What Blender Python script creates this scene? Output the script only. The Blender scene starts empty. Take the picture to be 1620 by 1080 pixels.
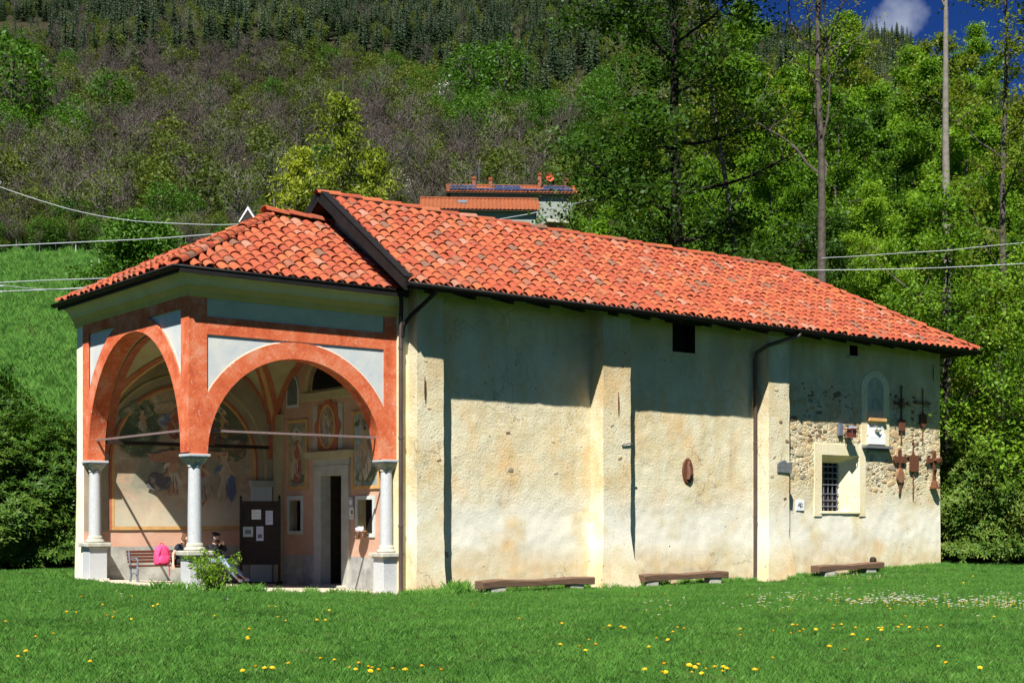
import bpy, bmesh, math, random
import numpy as np
from mathutils import Vector, Matrix, noise as mn
rnd = random.Random(7)
R = math.radians
SC = bpy.context.scene
COL = SC.collection
# ------------------------------------------------------------------ camera, sky, sun, exposure
FP, HZ, CX, CY, EYE = 2250.0, 820.0, -14.27, -30.68, 1.57      # focal (photo px), horizon row, eye
YAW = R(37.7)
FX, FY = math.sin(YAW), math.cos(YAW)
RX, RY = FY, -FX
cam = bpy.data.cameras.new('camera'); camo = bpy.data.objects.new('camera', cam); COL.objects.link(camo)
camo.location = (CX, CY, EYE); camo.rotation_euler = (R(90), 0, -YAW)
cam.lens = 50; cam.sensor_width = 36; cam.shift_y = 280/1620; cam.clip_end = 4000; cam.clip_start = .2
SC.camera = camo
SUN_EL, SUN_A = 53.0, 51.0        # elevation; angle left of the facade normal
sdir = Vector((-math.sin(R(SUN_A))*math.cos(R(SUN_EL)), -math.cos(R(SUN_A))*math.cos(R(SUN_EL)), math.sin(R(SUN_EL))))
w = bpy.data.worlds.new('World'); SC.world = w; w.use_nodes = True
wt = w.node_tree; wt.nodes.clear()
sky = wt.nodes.new('ShaderNodeTexSky'); sky.sky_type = 'NISHITA'; sky.sun_disc = False
sky.sun_elevation = R(SUN_EL); sky.sun_rotation = math.atan2(sdir.x, sdir.y)
sky.altitude = 1500; sky.air_density = .5; sky.dust_density = .02; sky.ozone_density = 1.0
bg = wt.nodes.new('ShaderNodeBackground'); bg.inputs[1].default_value = .05
wo = wt.nodes.new('ShaderNodeOutputWorld')
tc = wt.nodes.new('ShaderNodeTexCoord'); cn = wt.nodes.new('ShaderNodeTexNoise'); cn.inputs['Scale'].default_value = 9.0; cn.inputs['Detail'].default_value = 8
cr = wt.nodes.new('ShaderNodeValToRGB'); cr.color_ramp.elements[0].position = .63; cr.color_ramp.elements[1].position = .78
mx = wt.nodes.new('ShaderNodeMixRGB'); mx.inputs[2].default_value = (6.5, 7.2, 8.2, 1)
hs = wt.nodes.new('ShaderNodeHueSaturation'); hs.inputs['Saturation'].default_value = 1.35; hs.inputs['Value'].default_value = .85; hs.inputs['Hue'].default_value = .52
wt.links.new(tc.outputs['Generated'], cn.inputs['Vector'])
_k = (1612-810)/2250; _d = Vector((FX+_k*RX, FY+_k*RY, (820-70)/2250)).normalized()      # one white cloud low in the north-east
vd = wt.nodes.new('ShaderNodeVectorMath'); vd.operation = 'DOT_PRODUCT'; vd.inputs[1].default_value = _d; wt.links.new(tc.outputs['Generated'], vd.inputs[0])
vr = wt.nodes.new('ShaderNodeMapRange'); vr.inputs[1].default_value = .9955; vr.inputs[2].default_value = 1.0; vr.inputs[4].default_value = .15; wt.links.new(vd.outputs['Value'], vr.inputs[0])
va = wt.nodes.new('ShaderNodeMath'); wt.links.new(vr.outputs[0], va.inputs[0]); wt.links.new(cn.outputs['Fac'], va.inputs[1]); wt.links.new(va.outputs[0], cr.inputs[0])
wt.links.new(sky.outputs[0], hs.inputs['Color']); wt.links.new(hs.outputs[0], mx.inputs[1]); wt.links.new(cr.outputs[0], mx.inputs[0])
wt.links.new(mx.outputs[0], bg.inputs[0]); wt.links.new(bg.outputs[0], wo.inputs[0])
sl = bpy.data.lights.new('sun', 'SUN'); sl.energy = 5.0; sl.angle = R(.53); sl.color = (1, .965, .90)
so = bpy.data.objects.new('sun', sl); COL.objects.link(so)
so.rotation_euler = (-sdir).to_track_quat('-Z', 'Y').to_euler(); so.location = sdir*100
SC.view_settings.view_transform = 'Standard'; SC.view_settings.look = 'None'
SC.view_settings.exposure = 1.0; SC.view_settings.gamma = 1; SC.view_settings.use_curve_mapping = False
SC.cycles.max_bounces = 6; SC.cycles.diffuse_bounces = 4; SC.cycles.transparent_max_bounces = 8

# ------------------------------------------------------------------ surveying helpers: photo reading -> place in the world
def ray(px):
    k = (px-810)/FP; return FX+k*RX, FY+k*RY
def onY(px, py, y):
    dx, dy = ray(px); t = (y-CY)/dy; return CX+t*dx, EYE-(py-HZ)*t/FP
def onX(px, py, x):
    dx, dy = ray(px); t = (x-CX)/dx; return CY+t*dy, EYE-(py-HZ)*t/FP
def atS(px, s, py=None):
    dx, dy = ray(px); return (CX+s*dx, CY+s*dy) if py is None else (CX+s*dx, CY+s*dy, EYE-(py-HZ)*s/FP)
def lerp(a, b, t): return a+(b-a)*t
def pl(x, pts):
    if x <= pts[0][0]: return pts[0][1]
    for (a, b), (c, d) in zip(pts, pts[1:]):
        if x <= c: return b+(d-b)*(x-a)/(c-a)
    return pts[-1][1]
def sm(x, a, b):
    t = min(1, max(0, (x-a)/(b-a))); return t*t*(3-2*t)
def G(x, y):
    near = pl(x, [(-1, -.02), (0, -.1), (2, -.2), (5.7, -.385), (19, -.385), (24, -.25), (28.8, -.09), (34, 0)])
    near = lerp(-.15, near, sm(y, -14, -1)) if y < 0 else lerp(near, .0, sm(y, 4, 12))
    s = (x-CX)*FX+(y-CY)*FY; l = (x-CX)*RX+(y-CY)*RY
    z = near + .03*mn.noise(Vector((x*.35, y*.35, 0)))
    if s > 58:
        px = 810+2250*l/s
        k = pl(px, [(0, .41), (1090, .42), (1150, .378), (1230, .372), (1420, .362), (1490, .335), (1620, .30), (2200, .26)])
        far = 35*((min(s, 170)-58)/112)**1.15 + max(0, min(s, 900)-170)*k - max(0, s-900)*.25
        far += sm(s, 150, 420)*9*mn.noise(Vector((x*.008, y*.008, 3)))
        z = z*(1-sm(s, 58, 80)) + far
    return z

# ------------------------------------------------------------------ object helpers
def tag(o, label=None, cat=None, group=None, kind=None):
    if label: o['label'] = label
    if cat: o['category'] = cat
    if group: o['group'] = group
    if kind: o['kind'] = kind
    return o
def empty(name, loc=(0, 0, 0), rz=0, parent=None):
    o = bpy.data.objects.new(name, None); COL.objects.link(o); o.location = loc; o.rotation_euler = (0, 0, rz)
    o.empty_display_size = .1
    if parent: o.parent = parent
    return o
def link(name, me, parent=None, loc=(0, 0, 0), rot=(0, 0, 0), scale=(1, 1, 1)):
    o = bpy.data.objects.new(name, me); COL.objects.link(o); o.location = loc; o.rotation_euler = rot; o.scale = scale
    if parent: o.parent = parent
    return o
def copy_tree(o, parent=None):
    c = o.copy(); COL.objects.link(c); c.parent = parent
    for ch in list(o.children): copy_tree(ch, c)
    return c
class MB:
    """collects simple shapes, links them as one mesh object"""
    def __init__(s): s.v = []; s.f = []; s.t = []; s.m = []
    def add(s, vs, fs, tint=None, mi=0):
        b = len(s.v); s.v += [tuple(v) for v in vs]; s.f += [tuple(i+b for i in f) for f in fs]
        s.t += [tint]*len(fs); s.m += [mi]*len(fs); return s
    def box(s, a, b, rz=0, c=None, mi=0):
        x0, y0, z0 = a; x1, y1, z1 = b
        vs = [(x0, y0, z0), (x1, y0, z0), (x1, y1, z0), (x0, y1, z0), (x0, y0, z1), (x1, y0, z1), (x1, y1, z1), (x0, y1, z1)]
        if rz:
            cx, cy = c or ((x0+x1)/2, (y0+y1)/2); co, si = math.cos(rz), math.sin(rz)
            vs = [(cx+(x-cx)*co-(y-cy)*si, cy+(x-cx)*si+(y-cy)*co, z) for x, y, z in vs]
        return s.add(vs, [(0, 3, 2, 1), (4, 5, 6, 7), (0, 1, 5, 4), (1, 2, 6, 5), (2, 3, 7, 6), (3, 0, 4, 7)], mi=mi)
    def hexa(s, v8): return s.add(v8, [(0, 3, 2, 1), (4, 5, 6, 7), (0, 1, 5, 4), (1, 2, 6, 5), (2, 3, 7, 6), (3, 0, 4, 7)])
    def bar(s, p, q, wd, ht):
        p = Vector(p); q = Vector(q); d = (q-p).normalized()
        u = d.cross(Vector((0, 0, 1)))
        if u.length < 1e-3: u = Vector((1, 0, 0))
        u.normalize(); n = u.cross(d); u *= wd/2; n *= ht/2
        return s.hexa([p-u-n, p+u-n, q+u-n, q-u-n, p-u+n, p+u+n, q+u+n, q-u+n])
    def tube(s, path, rad, n=8, cap=True, mi=0):
        path = [Vector(p) for p in path]
        if not hasattr(rad, '__len__'): rad = [rad]*len(path)
        vs, fs = [], []
        up = Vector((0, 0, 1)); prev = None
        for i, p in enumerate(path):
            d = (path[min(i+1, len(path)-1)]-path[max(i-1, 0)]).normalized()
            if prev is None:
                a = d.cross(up); a = a if a.length > .05 else d.cross(Vector((1, 0, 0)))
            else: a = prev - d*prev.dot(d)
            a.normalize(); b = d.cross(a); prev = a
            for k in range(n):
                t = 2*math.pi*k/n; vs.append(p+(a*math.cos(t)+b*math.sin(t))*rad[i])
        for i in range(len(path)-1):
            for k in range(n):
                fs.append((i*n+k, i*n+(k+1) % n, (i+1)*n+(k+1) % n, (i+1)*n+k))
        if cap: fs += [tuple(range(n))[::-1], tuple(range((len(path)-1)*n, len(path)*n))]
        return s.add(vs, fs, mi=mi)
    def lathe(s, prof, c=(0, 0, 0), n=20, mi=0):
        vs, fs = [], []
        for r, z in prof:
            for k in range(n):
                t = 2*math.pi*k/n; vs.append((c[0]+r*math.cos(t), c[1]+r*math.sin(t), c[2]+z))
        for i in range(len(prof)-1):
            for k in range(n): fs.append((i*n+k, i*n+(k+1) % n, (i+1)*n+(k+1) % n, (i+1)*n+k))
        fs += [tuple(range(n))[::-1], tuple(range((len(prof)-1)*n, len(prof)*n))]
        return s.add(vs, fs, mi=mi)
    def prism(s, poly, f, d0, d1):
        """poly of (a,b); f(a,b,d)->xyz; extruded from d0 to d1"""
        n = len(poly); vs = [f(a, b, d0) for a, b in poly]+[f(a, b, d1) for a, b in poly]
        return s.add(vs, [tuple(range(n)), tuple(range(2*n-1, n-1, -1))]+[(i, n+i, n+(i+1) % n, (i+1) % n) for i in range(n)])
    def build(s, name, mats, parent=None, smooth=False, bevel=0, **kw):
        me = bpy.data.meshes.new(name); me.from_pydata(s.v, [], s.f)
        for m_ in (mats if isinstance(mats, (list, tuple)) else [mats]): me.materials.append(m_)
        if any(s.m): me.polygons.foreach_set('material_index', s.m)
        if any(t is not None for t in s.t): set_tint(me, s.t)
        fixn(me)
        if smooth: me.polygons.foreach_set('use_smooth', [True]*len(me.polygons)); me.set_sharp_from_angle(angle=R(40))
        o = link(name, me, parent, **kw)
        if bevel:
            b = o.modifiers.new('bevel', 'BEVEL'); b.width = bevel; b.segments = 2; b.limit_method = 'ANGLE'; b.angle_limit = R(40)
        return o
def fixn(me):
    bm = bmesh.new(); bm.from_mesh(me); bmesh.ops.recalc_face_normals(bm, faces=bm.faces); bm.to_mesh(me); bm.free(); me.update()
def set_tint(me, tints):
    at = me.attributes.new('tint', 'FLOAT_COLOR', 'FACE')
    arr = np.ones((len(me.polygons), 4), 'f')
    for i, t in enumerate(tints):
        if t is not None: arr[i, :3] = t
    at.data.foreach_set('color', arr.ravel())
def npmesh(name, V, F, mat):
    """V (n,3), F (m,k) all the same corner count, mat one material"""
    me = bpy.data.meshes.new(name); n, m, k = len(V), len(F), F.shape[1]
    me.vertices.add(n); me.vertices.foreach_set('co', np.asarray(V, 'f').ravel())
    me.loops.add(m*k); me.loops.foreach_set('vertex_index', F.astype('i').ravel())
    me.polygons.add(m); me.polygons.foreach_set('loop_start', (np.arange(m)*k).astype('i')); me.polygons.foreach_set('loop_total', np.full(m, k, 'i'))
    me.update(calc_edges=True); me.materials.append(mat); return me

# ------------------------------------------------------------------ materials
class NT:
    def __init__(s, name):
        s.m = bpy.data.materials.new(name); s.m.use_nodes = True; s.t = s.m.node_tree; s.t.nodes.clear()
        s.out = s.t.nodes.new('ShaderNodeOutputMaterial')
    def nd(s, typ, **kw):
        n = s.t.nodes.new(typ)
        for k, v in kw.items(): setattr(n, k, v)
        return n
    def put(s, inp, v):
        if hasattr(v, 'is_linked') or isinstance(v, bpy.types.NodeSocket): s.t.links.new(v, inp)
        elif isinstance(v, (tuple, list)) and inp.type == 'RGBA': inp.default_value = (*v[:3], 1)
        else: inp.default_value = v
    def pos(s): return s.nd('ShaderNodeNewGeometry').outputs['Position']
    def obj(s): return s.nd('ShaderNodeTexCoord').outputs['Object']
    def rand(s): return s.nd('ShaderNodeObjectInfo').outputs['Random']
    def island(s): return s.nd('ShaderNodeNewGeometry').outputs['Random Per Island']
    def attr(s, n): return s.nd('ShaderNodeAttribute', attribute_name=n).outputs['Color']
    def scale(s, v, sc):
        n = s.nd('ShaderNodeMapping'); s.put(n.inputs['Vector'], v); n.inputs['Scale'].default_value = sc if hasattr(sc, '__len__') else (sc,)*3; return n.outputs[0]
    def noise(s, v, sc, det=4, ro=.55, dist=0):
        n = s.nd('ShaderNodeTexNoise'); s.put(n.inputs['Vector'], v); n.inputs['Scale'].default_value = sc; n.inputs['Detail'].default_value = det
        n.inputs['Roughness'].default_value = ro; n.inputs['Distortion'].default_value = dist; return n.outputs['Fac']
    def voro(s, v, sc, feat='F1', out='Distance'):
        n = s.nd('ShaderNodeTexVoronoi', feature=feat); s.put(n.inputs['Vector'], v); n.inputs['Scale'].default_value = sc; return n.outputs[out]
    def ramp(s, f, stops, interp='LINEAR'):
        n = s.nd('ShaderNodeValToRGB'); s.put(n.inputs[0], f); e = n.color_ramp; e.interpolation = interp
        while len(e.elements) < len(stops): e.elements.new(.5)
        for el, (p, c) in zip(e.elements, stops):
            el.position = p; el.color = (*c[:3], 1) if hasattr(c, '__len__') else (c, c, c, 1)
        return n.outputs[0]
    def mix(s, f, a, b, mode='MIX'):
        n = s.nd('ShaderNodeMixRGB', blend_type=mode); s.put(n.inputs[0], f); s.put(n.inputs[1], a); s.put(n.inputs[2], b); return n.outputs[0]
    def math(s, op, a, b=0, clamp=False):
        n = s.nd('ShaderNodeMath', operation=op); n.use_clamp = clamp; s.put(n.inputs[0], a); s.put(n.inputs[1], b); return n.outputs[0]
    def sep(s, v):
        n = s.nd('ShaderNodeSeparateXYZ'); s.put(n.inputs[0], v); return n.outputs
    def rng(s, v, a, b, c=0, d=1):
        n = s.nd('ShaderNodeMapRange'); n.clamp = True; s.put(n.inputs[0], v)
        for i, q in enumerate((a, b, c, d)): n.inputs[i+1].default_value = q
        return n.outputs[0]
    def bump(s, h, st=.5, di=.02, normal=None):
        n = s.nd('ShaderNodeBump'); n.inputs['Strength'].default_value = st; n.inputs['Distance'].default_value = di; s.put(n.inputs['Height'], h)
        if normal: s.put(n.inputs['Normal'], normal)
        return n.outputs[0]
    def done(s, col, ro=.85, normal=None, spec=.3, metal=0, **kw):
        p = s.nd('ShaderNodeBsdfPrincipled'); s.put(p.inputs['Base Color'], col); s.put(p.inputs['Roughness'], ro)
        p.inputs['Specular IOR Level'].default_value = spec; p.inputs['Metallic'].default_value = metal
        for k, v in kw.items(): s.put(p.inputs[k.replace('_', ' ')], v)
        if normal: s.put(p.inputs['Normal'], normal)
        s.t.links.new(p.outputs[0], s.out.inputs[0]); return s.m
    def leafdone(s, col, tr=.35, ro=.6, spec=.25):
        p = s.nd('ShaderNodeBsdfPrincipled'); s.put(p.inputs['Base Color'], col); s.put(p.inputs['Roughness'], ro); p.inputs['Specular IOR Level'].default_value = spec
        t = s.nd('ShaderNodeBsdfTranslucent'); s.put(t.inputs[0], s.mix(1, col, (1.0, 1.0, .45), 'MULTIPLY'))
        m = s.nd('ShaderNodeMixShader'); m.inputs[0].default_value = tr
        s.t.links.new(p.outputs[0], m.inputs[1]); s.t.links.new(t.outputs[0], m.inputs[2]); s.t.links.new(m.outputs[0], s.out.inputs[0]); return s.m

def simple(name, c1, c2=None, sc=8, bs=.3, bd=.01, ro=.8, spec=.3, metal=0, det=5):
    n = NT(name); p = n.pos(); f = n.noise(p, sc, det)
    col = n.ramp(f, [(.3, c1), (.7, c2 or tuple(c*.8 for c in c1))])
    return n.done(col, ro, n.bump(n.noise(p, sc*5, 4), bs, bd), spec, metal)

def plaster(name, cols, stain=1.0, bump=1.0, low=True):
    n = NT(name); p = n.pos(); x, y, z = n.sep(p)
    big = n.noise(p, .45, 6, .6); mid = n.noise(p, 2.6, 6, .65); fine = n.noise(p, 16, 5, .7)
    col = n.ramp(big, [(.36, cols[0]), (.5, cols[1]), (.62, cols[2])])
    col = n.mix(n.rng(mid, .44, .60, 0, .7), col, cols[2])
    col = n.mix(n.rng(fine, .35, .75, 0, .35), col, tuple(c*.72 for c in cols[0]))
    # ochre washes, stronger near the foot of the wall
    st = n.math('MULTIPLY', n.rng(n.noise(n.scale(p, (1, 1, .6)), .9, 5, .6), .5, .68), stain*.6)
    col = n.mix(st, col, (.66, .40, .15))
    if low:
        foot = n.math('MULTIPLY', n.rng(z, .8, -.3), n.rng(n.noise(p, 1.1, 6, .7), .46, .62))
        col = n.mix(n.math('MULTIPLY', foot, .6), col, (.60, .38, .18))
        ck = n.voro(n.scale(n.nd('ShaderNodeNewGeometry').outputs['Position'], (1, 1, 1)), .55, 'DISTANCE_TO_EDGE')
        nzv = n.nd('ShaderNodeTexNoise'); n.put(nzv.inputs['Vector'], p); nzv.inputs['Scale'].default_value = 2.2; nzv.inputs['Detail'].default_value = 6
        av = n.nd('ShaderNodeVectorMath'); av.operation = 'ADD'; n.put(av.inputs[0], p); n.put(av.inputs[1], nzv.outputs['Color']); ck = n.voro(av.outputs[0], .5, 'DISTANCE_TO_EDGE')
        col = n.mix(n.math('MULTIPLY', n.rng(ck, .009, .003), n.rng(n.noise(p, .5, 2), .5, .56, 0, .6)), col, (.22, .17, .11))
        dr = n.math('MULTIPLY', n.rng(n.noise(n.scale(p, (3.2, 3.2, .16)), 1.0, 5, .6), .55, .70), n.rng(n.noise(p, .35, 3), .42, .58, 0, .5)); col = n.mix(dr, col, (.42, .36, .24))
        band = n.math('MULTIPLY', n.rng(z, 2.6, 1.6), n.rng(z, .2, .9))
        col = n.mix(n.math('MULTIPLY', band, n.rng(n.noise(p, .8, 4), .34, .5, 0, .9)), col, (.73, .71, .60))
        # grime high on the wall, deepened to put the eaves' shade into the colour
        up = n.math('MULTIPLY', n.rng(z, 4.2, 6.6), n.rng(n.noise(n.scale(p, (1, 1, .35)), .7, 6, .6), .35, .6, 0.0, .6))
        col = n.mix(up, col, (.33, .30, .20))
    crv = n.noise(p, 15, 8, .66); col = n.mix(n.math('MULTIPLY', n.rng(crv, .43, .34), .5), col, (.30, .25, .15))
    if low:      # old rubble showing through the thin render of the right-hand bay
        zn = n.math('MULTIPLY', n.math('MULTIPLY', n.rng(x, 20.2, 20.9), n.rng(z, 2.3, 3.0)), n.rng(z, 6.3, 5.6))
        rb = n.voro(n.scale(p, (1, 1, 1.6)), 4.2, 'F1', 'Color'); rbv = n.sep(rb)[0]; edge = n.voro(n.scale(p, (1, 1, 1.6)), 4.2, 'DISTANCE_TO_EDGE')
        rk = n.math('MULTIPLY', n.math('MULTIPLY', zn, n.rng(n.noise(p, 1.4, 5, .7), .42, .54)), n.rng(n.math('ADD', edge, n.math('MULTIPLY', n.noise(p, 14, 3), .12)), .08, .16))
        col = n.mix(n.math('MULTIPLY', rk, .5), col, n.ramp(rbv, [(.2, (.20, .15, .09)), (.45, (.40, .27, .13)), (.7, (.26, .23, .17)), (.9, (.50, .42, .27))]))
        rub = n.math('MULTIPLY', zn, n.rng(edge, .0, .12))
    # pits and little dark knocks
    v = n.voro(p, 2.9); pit = n.math('MULTIPLY', n.rng(n.math('ADD', v, n.math('MULTIPLY', n.noise(p, 12, 3), .12)), .15, .10), n.rng(n.noise(p, 1.1, 2), .48, .53))
    col = n.mix(n.math('MULTIPLY', pit, .85), col, (.16, .13, .09))
    smooth = n.rng(n.math('ADD', z, n.math('MULTIPLY', n.noise(p, .8, 2), 1.2)), 2.2, 2.7, .35, 1.0) if low else .8
    h = n.math('ADD', n.math('MULTIPLY', n.noise(p, 15, 8, .66), .9), n.math('MULTIPLY', n.noise(p, 5, 3), .35))
    h = n.math('MULTIPLY', h, smooth)
    if low: h = n.math('ADD', h, n.math('MULTIPLY', rub, .8))
    h = n.math('SUBTRACT', h, n.math('MULTIPLY', pit, .6))
    return n.done(col, .95, n.bump(h, .6*bump, .04), .1)
M = {}
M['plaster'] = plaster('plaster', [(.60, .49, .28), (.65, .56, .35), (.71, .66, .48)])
M['pale'] = plaster('pale_plaster', [(.66, .55, .31), (.72, .64, .40), (.76, .70, .50)], .4, .25, low=False)
M['white'] = plaster('white_plaster', [(.72, .66, .48), (.78, .74, .58), (.80, .78, .66)], .25, .3, low=False)
def redstone():
    n = NT('painted_red_plaster'); p = n.pos(); f = n.noise(p, 1.6, 8, .7, .6); g = n.noise(p, 9, 6, .7, 1.0)
    col = n.ramp(f, [(.33, (.46, .075, .028)), (.5, (.62, .145, .058)), (.64, (.66, .24, .13))])
    col = n.mix(n.rng(g, .56, .66, 0, .55), col, (.36, .07, .03))
    col = n.mix(n.rng(n.noise(p, 5, 8, .78, 2.5), .585, .62, 0, .65), col, (.72, .50, .40)); col = n.mix(n.rng(n.noise(p, .8, 6, .7), .55, .68, 0, .5), col, (.66, .34, .24))
    return n.done(col, .9, n.bump(n.noise(p, 14, 5), .35, .02), .15)
M['red'] = redstone()
M['blue'] = simple('blue_grey_plaster', (.45, .50, .53), (.60, .60, .55), 2.2, .25, .01, .95, .1)
def cornice():
    n = NT('cornice_paint'); p = n.pos(); z = n.sep(p)[2]; f = n.noise(p, 1.4, 6, .65)
    zz = n.math('ADD', z, n.math('MULTIPLY', f, .08))
    a = n.ramp(f, [(.3, (.42, .43, .30)), (.7, (.54, .54, .38))]); b = n.ramp(f, [(.3, (.50, .37, .10)), (.7, (.58, .46, .17))])
    col = n.mix(n.rng(zz, 7.03, 7.05), b, a)
    col = n.mix(n.rng(zz, 6.775, 6.765), col, a)
    return n.done(col, .95, n.bump(n.noise(p, 20, 4), .2, .01), .1)
M['cornice'] = cornice()
M['granite'] = simple('pale_granite', (.38, .40, .41), (.52, .53, .53), 30, .3, .004, .8, .3)
M['stone'] = simple('weathered_stone', (.34, .33, .27), (.52, .50, .41), 5, .5, .01, .9)
M['slate'] = simple('dark_slate', (.10, .11, .11), (.17, .18, .18), 9, .5, .01, .7)
M['metal_dark'] = simple('dark_painted_metal', (.010, .009, .009), (.018, .016, .015), 3, .1, .003, .6, .2)
M['brown_pipe'] = simple('brown_downpipe', (.055, .036, .028), (.085, .06, .05), 2, .1, .003, .5, .45)
M['wood_dark'] = simple('dark_wood', (.018, .011, .008), (.034, .021, .014), 6, .4, .006, .7)
M['black'] = simple('dark_interior', (.012, .011, .010), (.02, .018, .016), 3, .1, .003, .95, .05)
M['rust'] = simple('rusted_iron', (.085, .032, .018), (.16, .062, .03), 18, .6, .006, .85, .2)
M['grey_iron'] = simple('grey_painted_iron', (.10, .12, .15), (.16, .18, .22), 12, .2, .003, .5, .4)
M['tie'] = simple('tie_rod_iron', (.16, .11, .10), (.24, .17, .16), 12, .3, .003, .7, .3)
M['marble'] = simple('white_marble', (.70, .72, .74), (.80, .80, .78), 4, .1, .003, .4)
M['paper'] = simple('paper', (.68, .70, .66), (.76, .76, .70), 6, .05, .002, .8)
def tilem():
    n = NT('terracotta_tile'); p = n.pos(); t = n.attr('tint'); r = n.rand()
    col = n.mix(n.rng(n.noise(p, 7, 6, .7), .40, .72, 0, .55), t, n.mix(.5, t, (.30, .16, .10)))
    col = n.mix(n.rng(n.noise(n.scale(p, (1.6, .5, .8)), .9, 7, .72), .53, .68, 0, .5), col, (.15, .075, .045))
    col = n.mix(n.rng(n.noise(p, 5.5, 6, .8), .64, .70, 0, .65), col, (.20, .17, .11))
    col = n.mix(n.rng(n.noise(p, 18, 5, .75), .62, .72, 0, .3), col, (.36, .2, .14))
    return n.done(col, .82, n.bump(n.noise(p, 30, 5), .35, .006), .25)
M['tile'] = tilem()
M['underlay'] = simple('roof_underlay', (.05, .018, .01), (.08, .03, .016), 8, .3, .01, .95)
def woodm(name, c1, c2, sc=(1, 14, 14)):
    n = NT(name); o = n.obj(); f = n.noise(n.scale(o, sc), 2.5, 8, .7)
    col = n.ramp(f, [(.3, c1), (.7, c2)]); return n.done(col, .85, n.bump(f, .6, .01), .2)
M['beam'] = woodm('weathered_beam', (.075, .042, .025), (.20, .125, .08))
M['slat'] = woodm('bench_slat_wood', (.06, .018, .010), (.13, .036, .018))
# ------------------------------------------------------------------ ground: one sheet out to the ridge
def ground():
    rs = [0.0]+list(np.geomspace(1.2, 1300, 250)); cols = []
    angs = list(np.arange(-180, -32, 8))+list(np.arange(-32, 32, .45))+list(np.arange(32, 180, 8))
    nA = len(angs); V = []
    for r in rs:
        for a in angs:
            th = R(a); dx = FX*math.cos(th)+RX*math.sin(th); dy = FY*math.cos(th)+RY*math.sin(th)
            x, y = CX+r*dx, CY+r*dy; V.append((x, y, G(x, y)))
    F = [(i*nA+j, i*nA+(j+1) % nA, (i+1)*nA+(j+1) % nA, (i+1)*nA+j) for i in range(len(rs)-1) for j in range(nA)]
    n = NT('lawn_and_hillside'); p = n.pos(); z = n.sep(p)[2]
    f = n.noise(p, .35, 6, .6); g = n.noise(p, 6, 6, .7)
    col = n.ramp(f, [(.35, (.014, .050, .006)), (.5, (.022, .070, .009)), (.65, (.036, .082, .013))])
    col = n.mix(n.rng(g, .4, .7, 0, .6), col, (.036, .08, .014))
    col = n.mix(n.math('MULTIPLY', n.rng(n.noise(p, .12, 5, .7), .56, .66, 0, .6), n.rng(z, 3, 8)), col, (.050, .082, .018))
    wood = n.ramp(n.noise(p, .05, 6, .7), [(.3, (.026, .023, .014)), (.7, (.045, .038, .022))])
    col = n.mix(n.rng(n.math('ADD', z, n.math('MULTIPLY', n.noise(p, .04, 4), 8)), 36, 41), col, wood)
    mat = n.done(col, .95, n.bump(n.math('ADD', n.noise(p, 14, 6, .7), n.math('MULTIPLY', n.noise(p, 1.6, 5, .7), 4)), .9, .12), .05)
    me = npmesh('ground', np.array(V), np.array(F), mat)
    me.polygons.foreach_set('use_smooth', [True]*len(me.polygons))
    o = link('ground', me); tag(o, kind='structure')
ground()

# ------------------------------------------------------------------ the chapel
CH = tag(empty('chapel'), 'cream plastered chapel with arched painted porch and terracotta tile roof', 'chapel')
L, W = 28.65, 6.6                      # wall end, depth
XN = 5.75                              # nave front wall
def wn(x, z, k=0): return mn.noise(Vector((x*1.3, k, z*1.3)))*.6+mn.noise(Vector((x*4, k+7, z*4)))*.35
def grid_wall(name, u0, u1, z0, z1, f, holes=(), step=.09, amp=.018, mat=None, seed=0, parent=CH, batter=0):
    """f(u,z,d)->xyz, d = outwards. holes: (ua,ub,za,zb)"""
    us = set(np.linspace(u0, u1, max(2, int((u1-u0)/step)+1)).round(4)); zs = set(np.linspace(z0, z1, max(2, int((z1-z0)/step)+1)).round(4))
    for h in holes:
        for q in h[:2]: us = {u for u in us if abs(u-q) > step*.4 or u in (h[0], h[1])}; us.add(q)
        for q in h[2:]: zs = {u for u in zs if abs(u-q) > step*.4 or u in (h[2], h[3])}; zs.add(q)
    us = sorted(us); zs = sorted(zs); V = []; F = []
    for z in zs:
        for u in us:
            d = amp*wn(u, z, seed)
            for h in holes:
                if h[0]-.05 <= u <= h[1]+.05 and h[2]-.05 <= z <= h[3]+.05: d = 0
            d += batter*max(0, (1.2-z))**1.5
            V.append(f(u, z, d))
    nu = len(us)
    for j in range(len(zs)-1):
        for i in range(nu-1):
            cu, cz = (us[i]+us[i+1])/2, (zs[j]+zs[j+1])/2
            if any(h[0] < cu < h[1] and h[2] < cz < h[3] for h in holes): continue
            F.append((j*nu+i, j*nu+i+1, (j+1)*nu+i+1, (j+1)*nu+i))
    m = MB(); m.add(V, F); return m.build(name, mat or M['plaster'], parent, smooth=True)
WINX0, WINX1, WINZ0, WINZ1 = 22.26, 24.18, 1.8, 3.66
VENT = (15.5, 16.45, 6.56, 7.42)
OPN = (23.69, 24.11, 7.0, 7.36)
NICHE = (24.42, 25.6, 4.0, 6.45)
fF = lambda u, z, d: (u, -d, z)
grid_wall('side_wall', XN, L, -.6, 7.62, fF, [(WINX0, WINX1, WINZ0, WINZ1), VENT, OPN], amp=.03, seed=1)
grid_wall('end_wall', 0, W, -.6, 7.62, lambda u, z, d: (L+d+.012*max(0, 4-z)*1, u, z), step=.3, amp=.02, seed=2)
grid_wall('back_wall', XN, L, -.6, 7.62, lambda u, z, d: (u, W+d, z), step=.4, amp=.02, seed=3)
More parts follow.
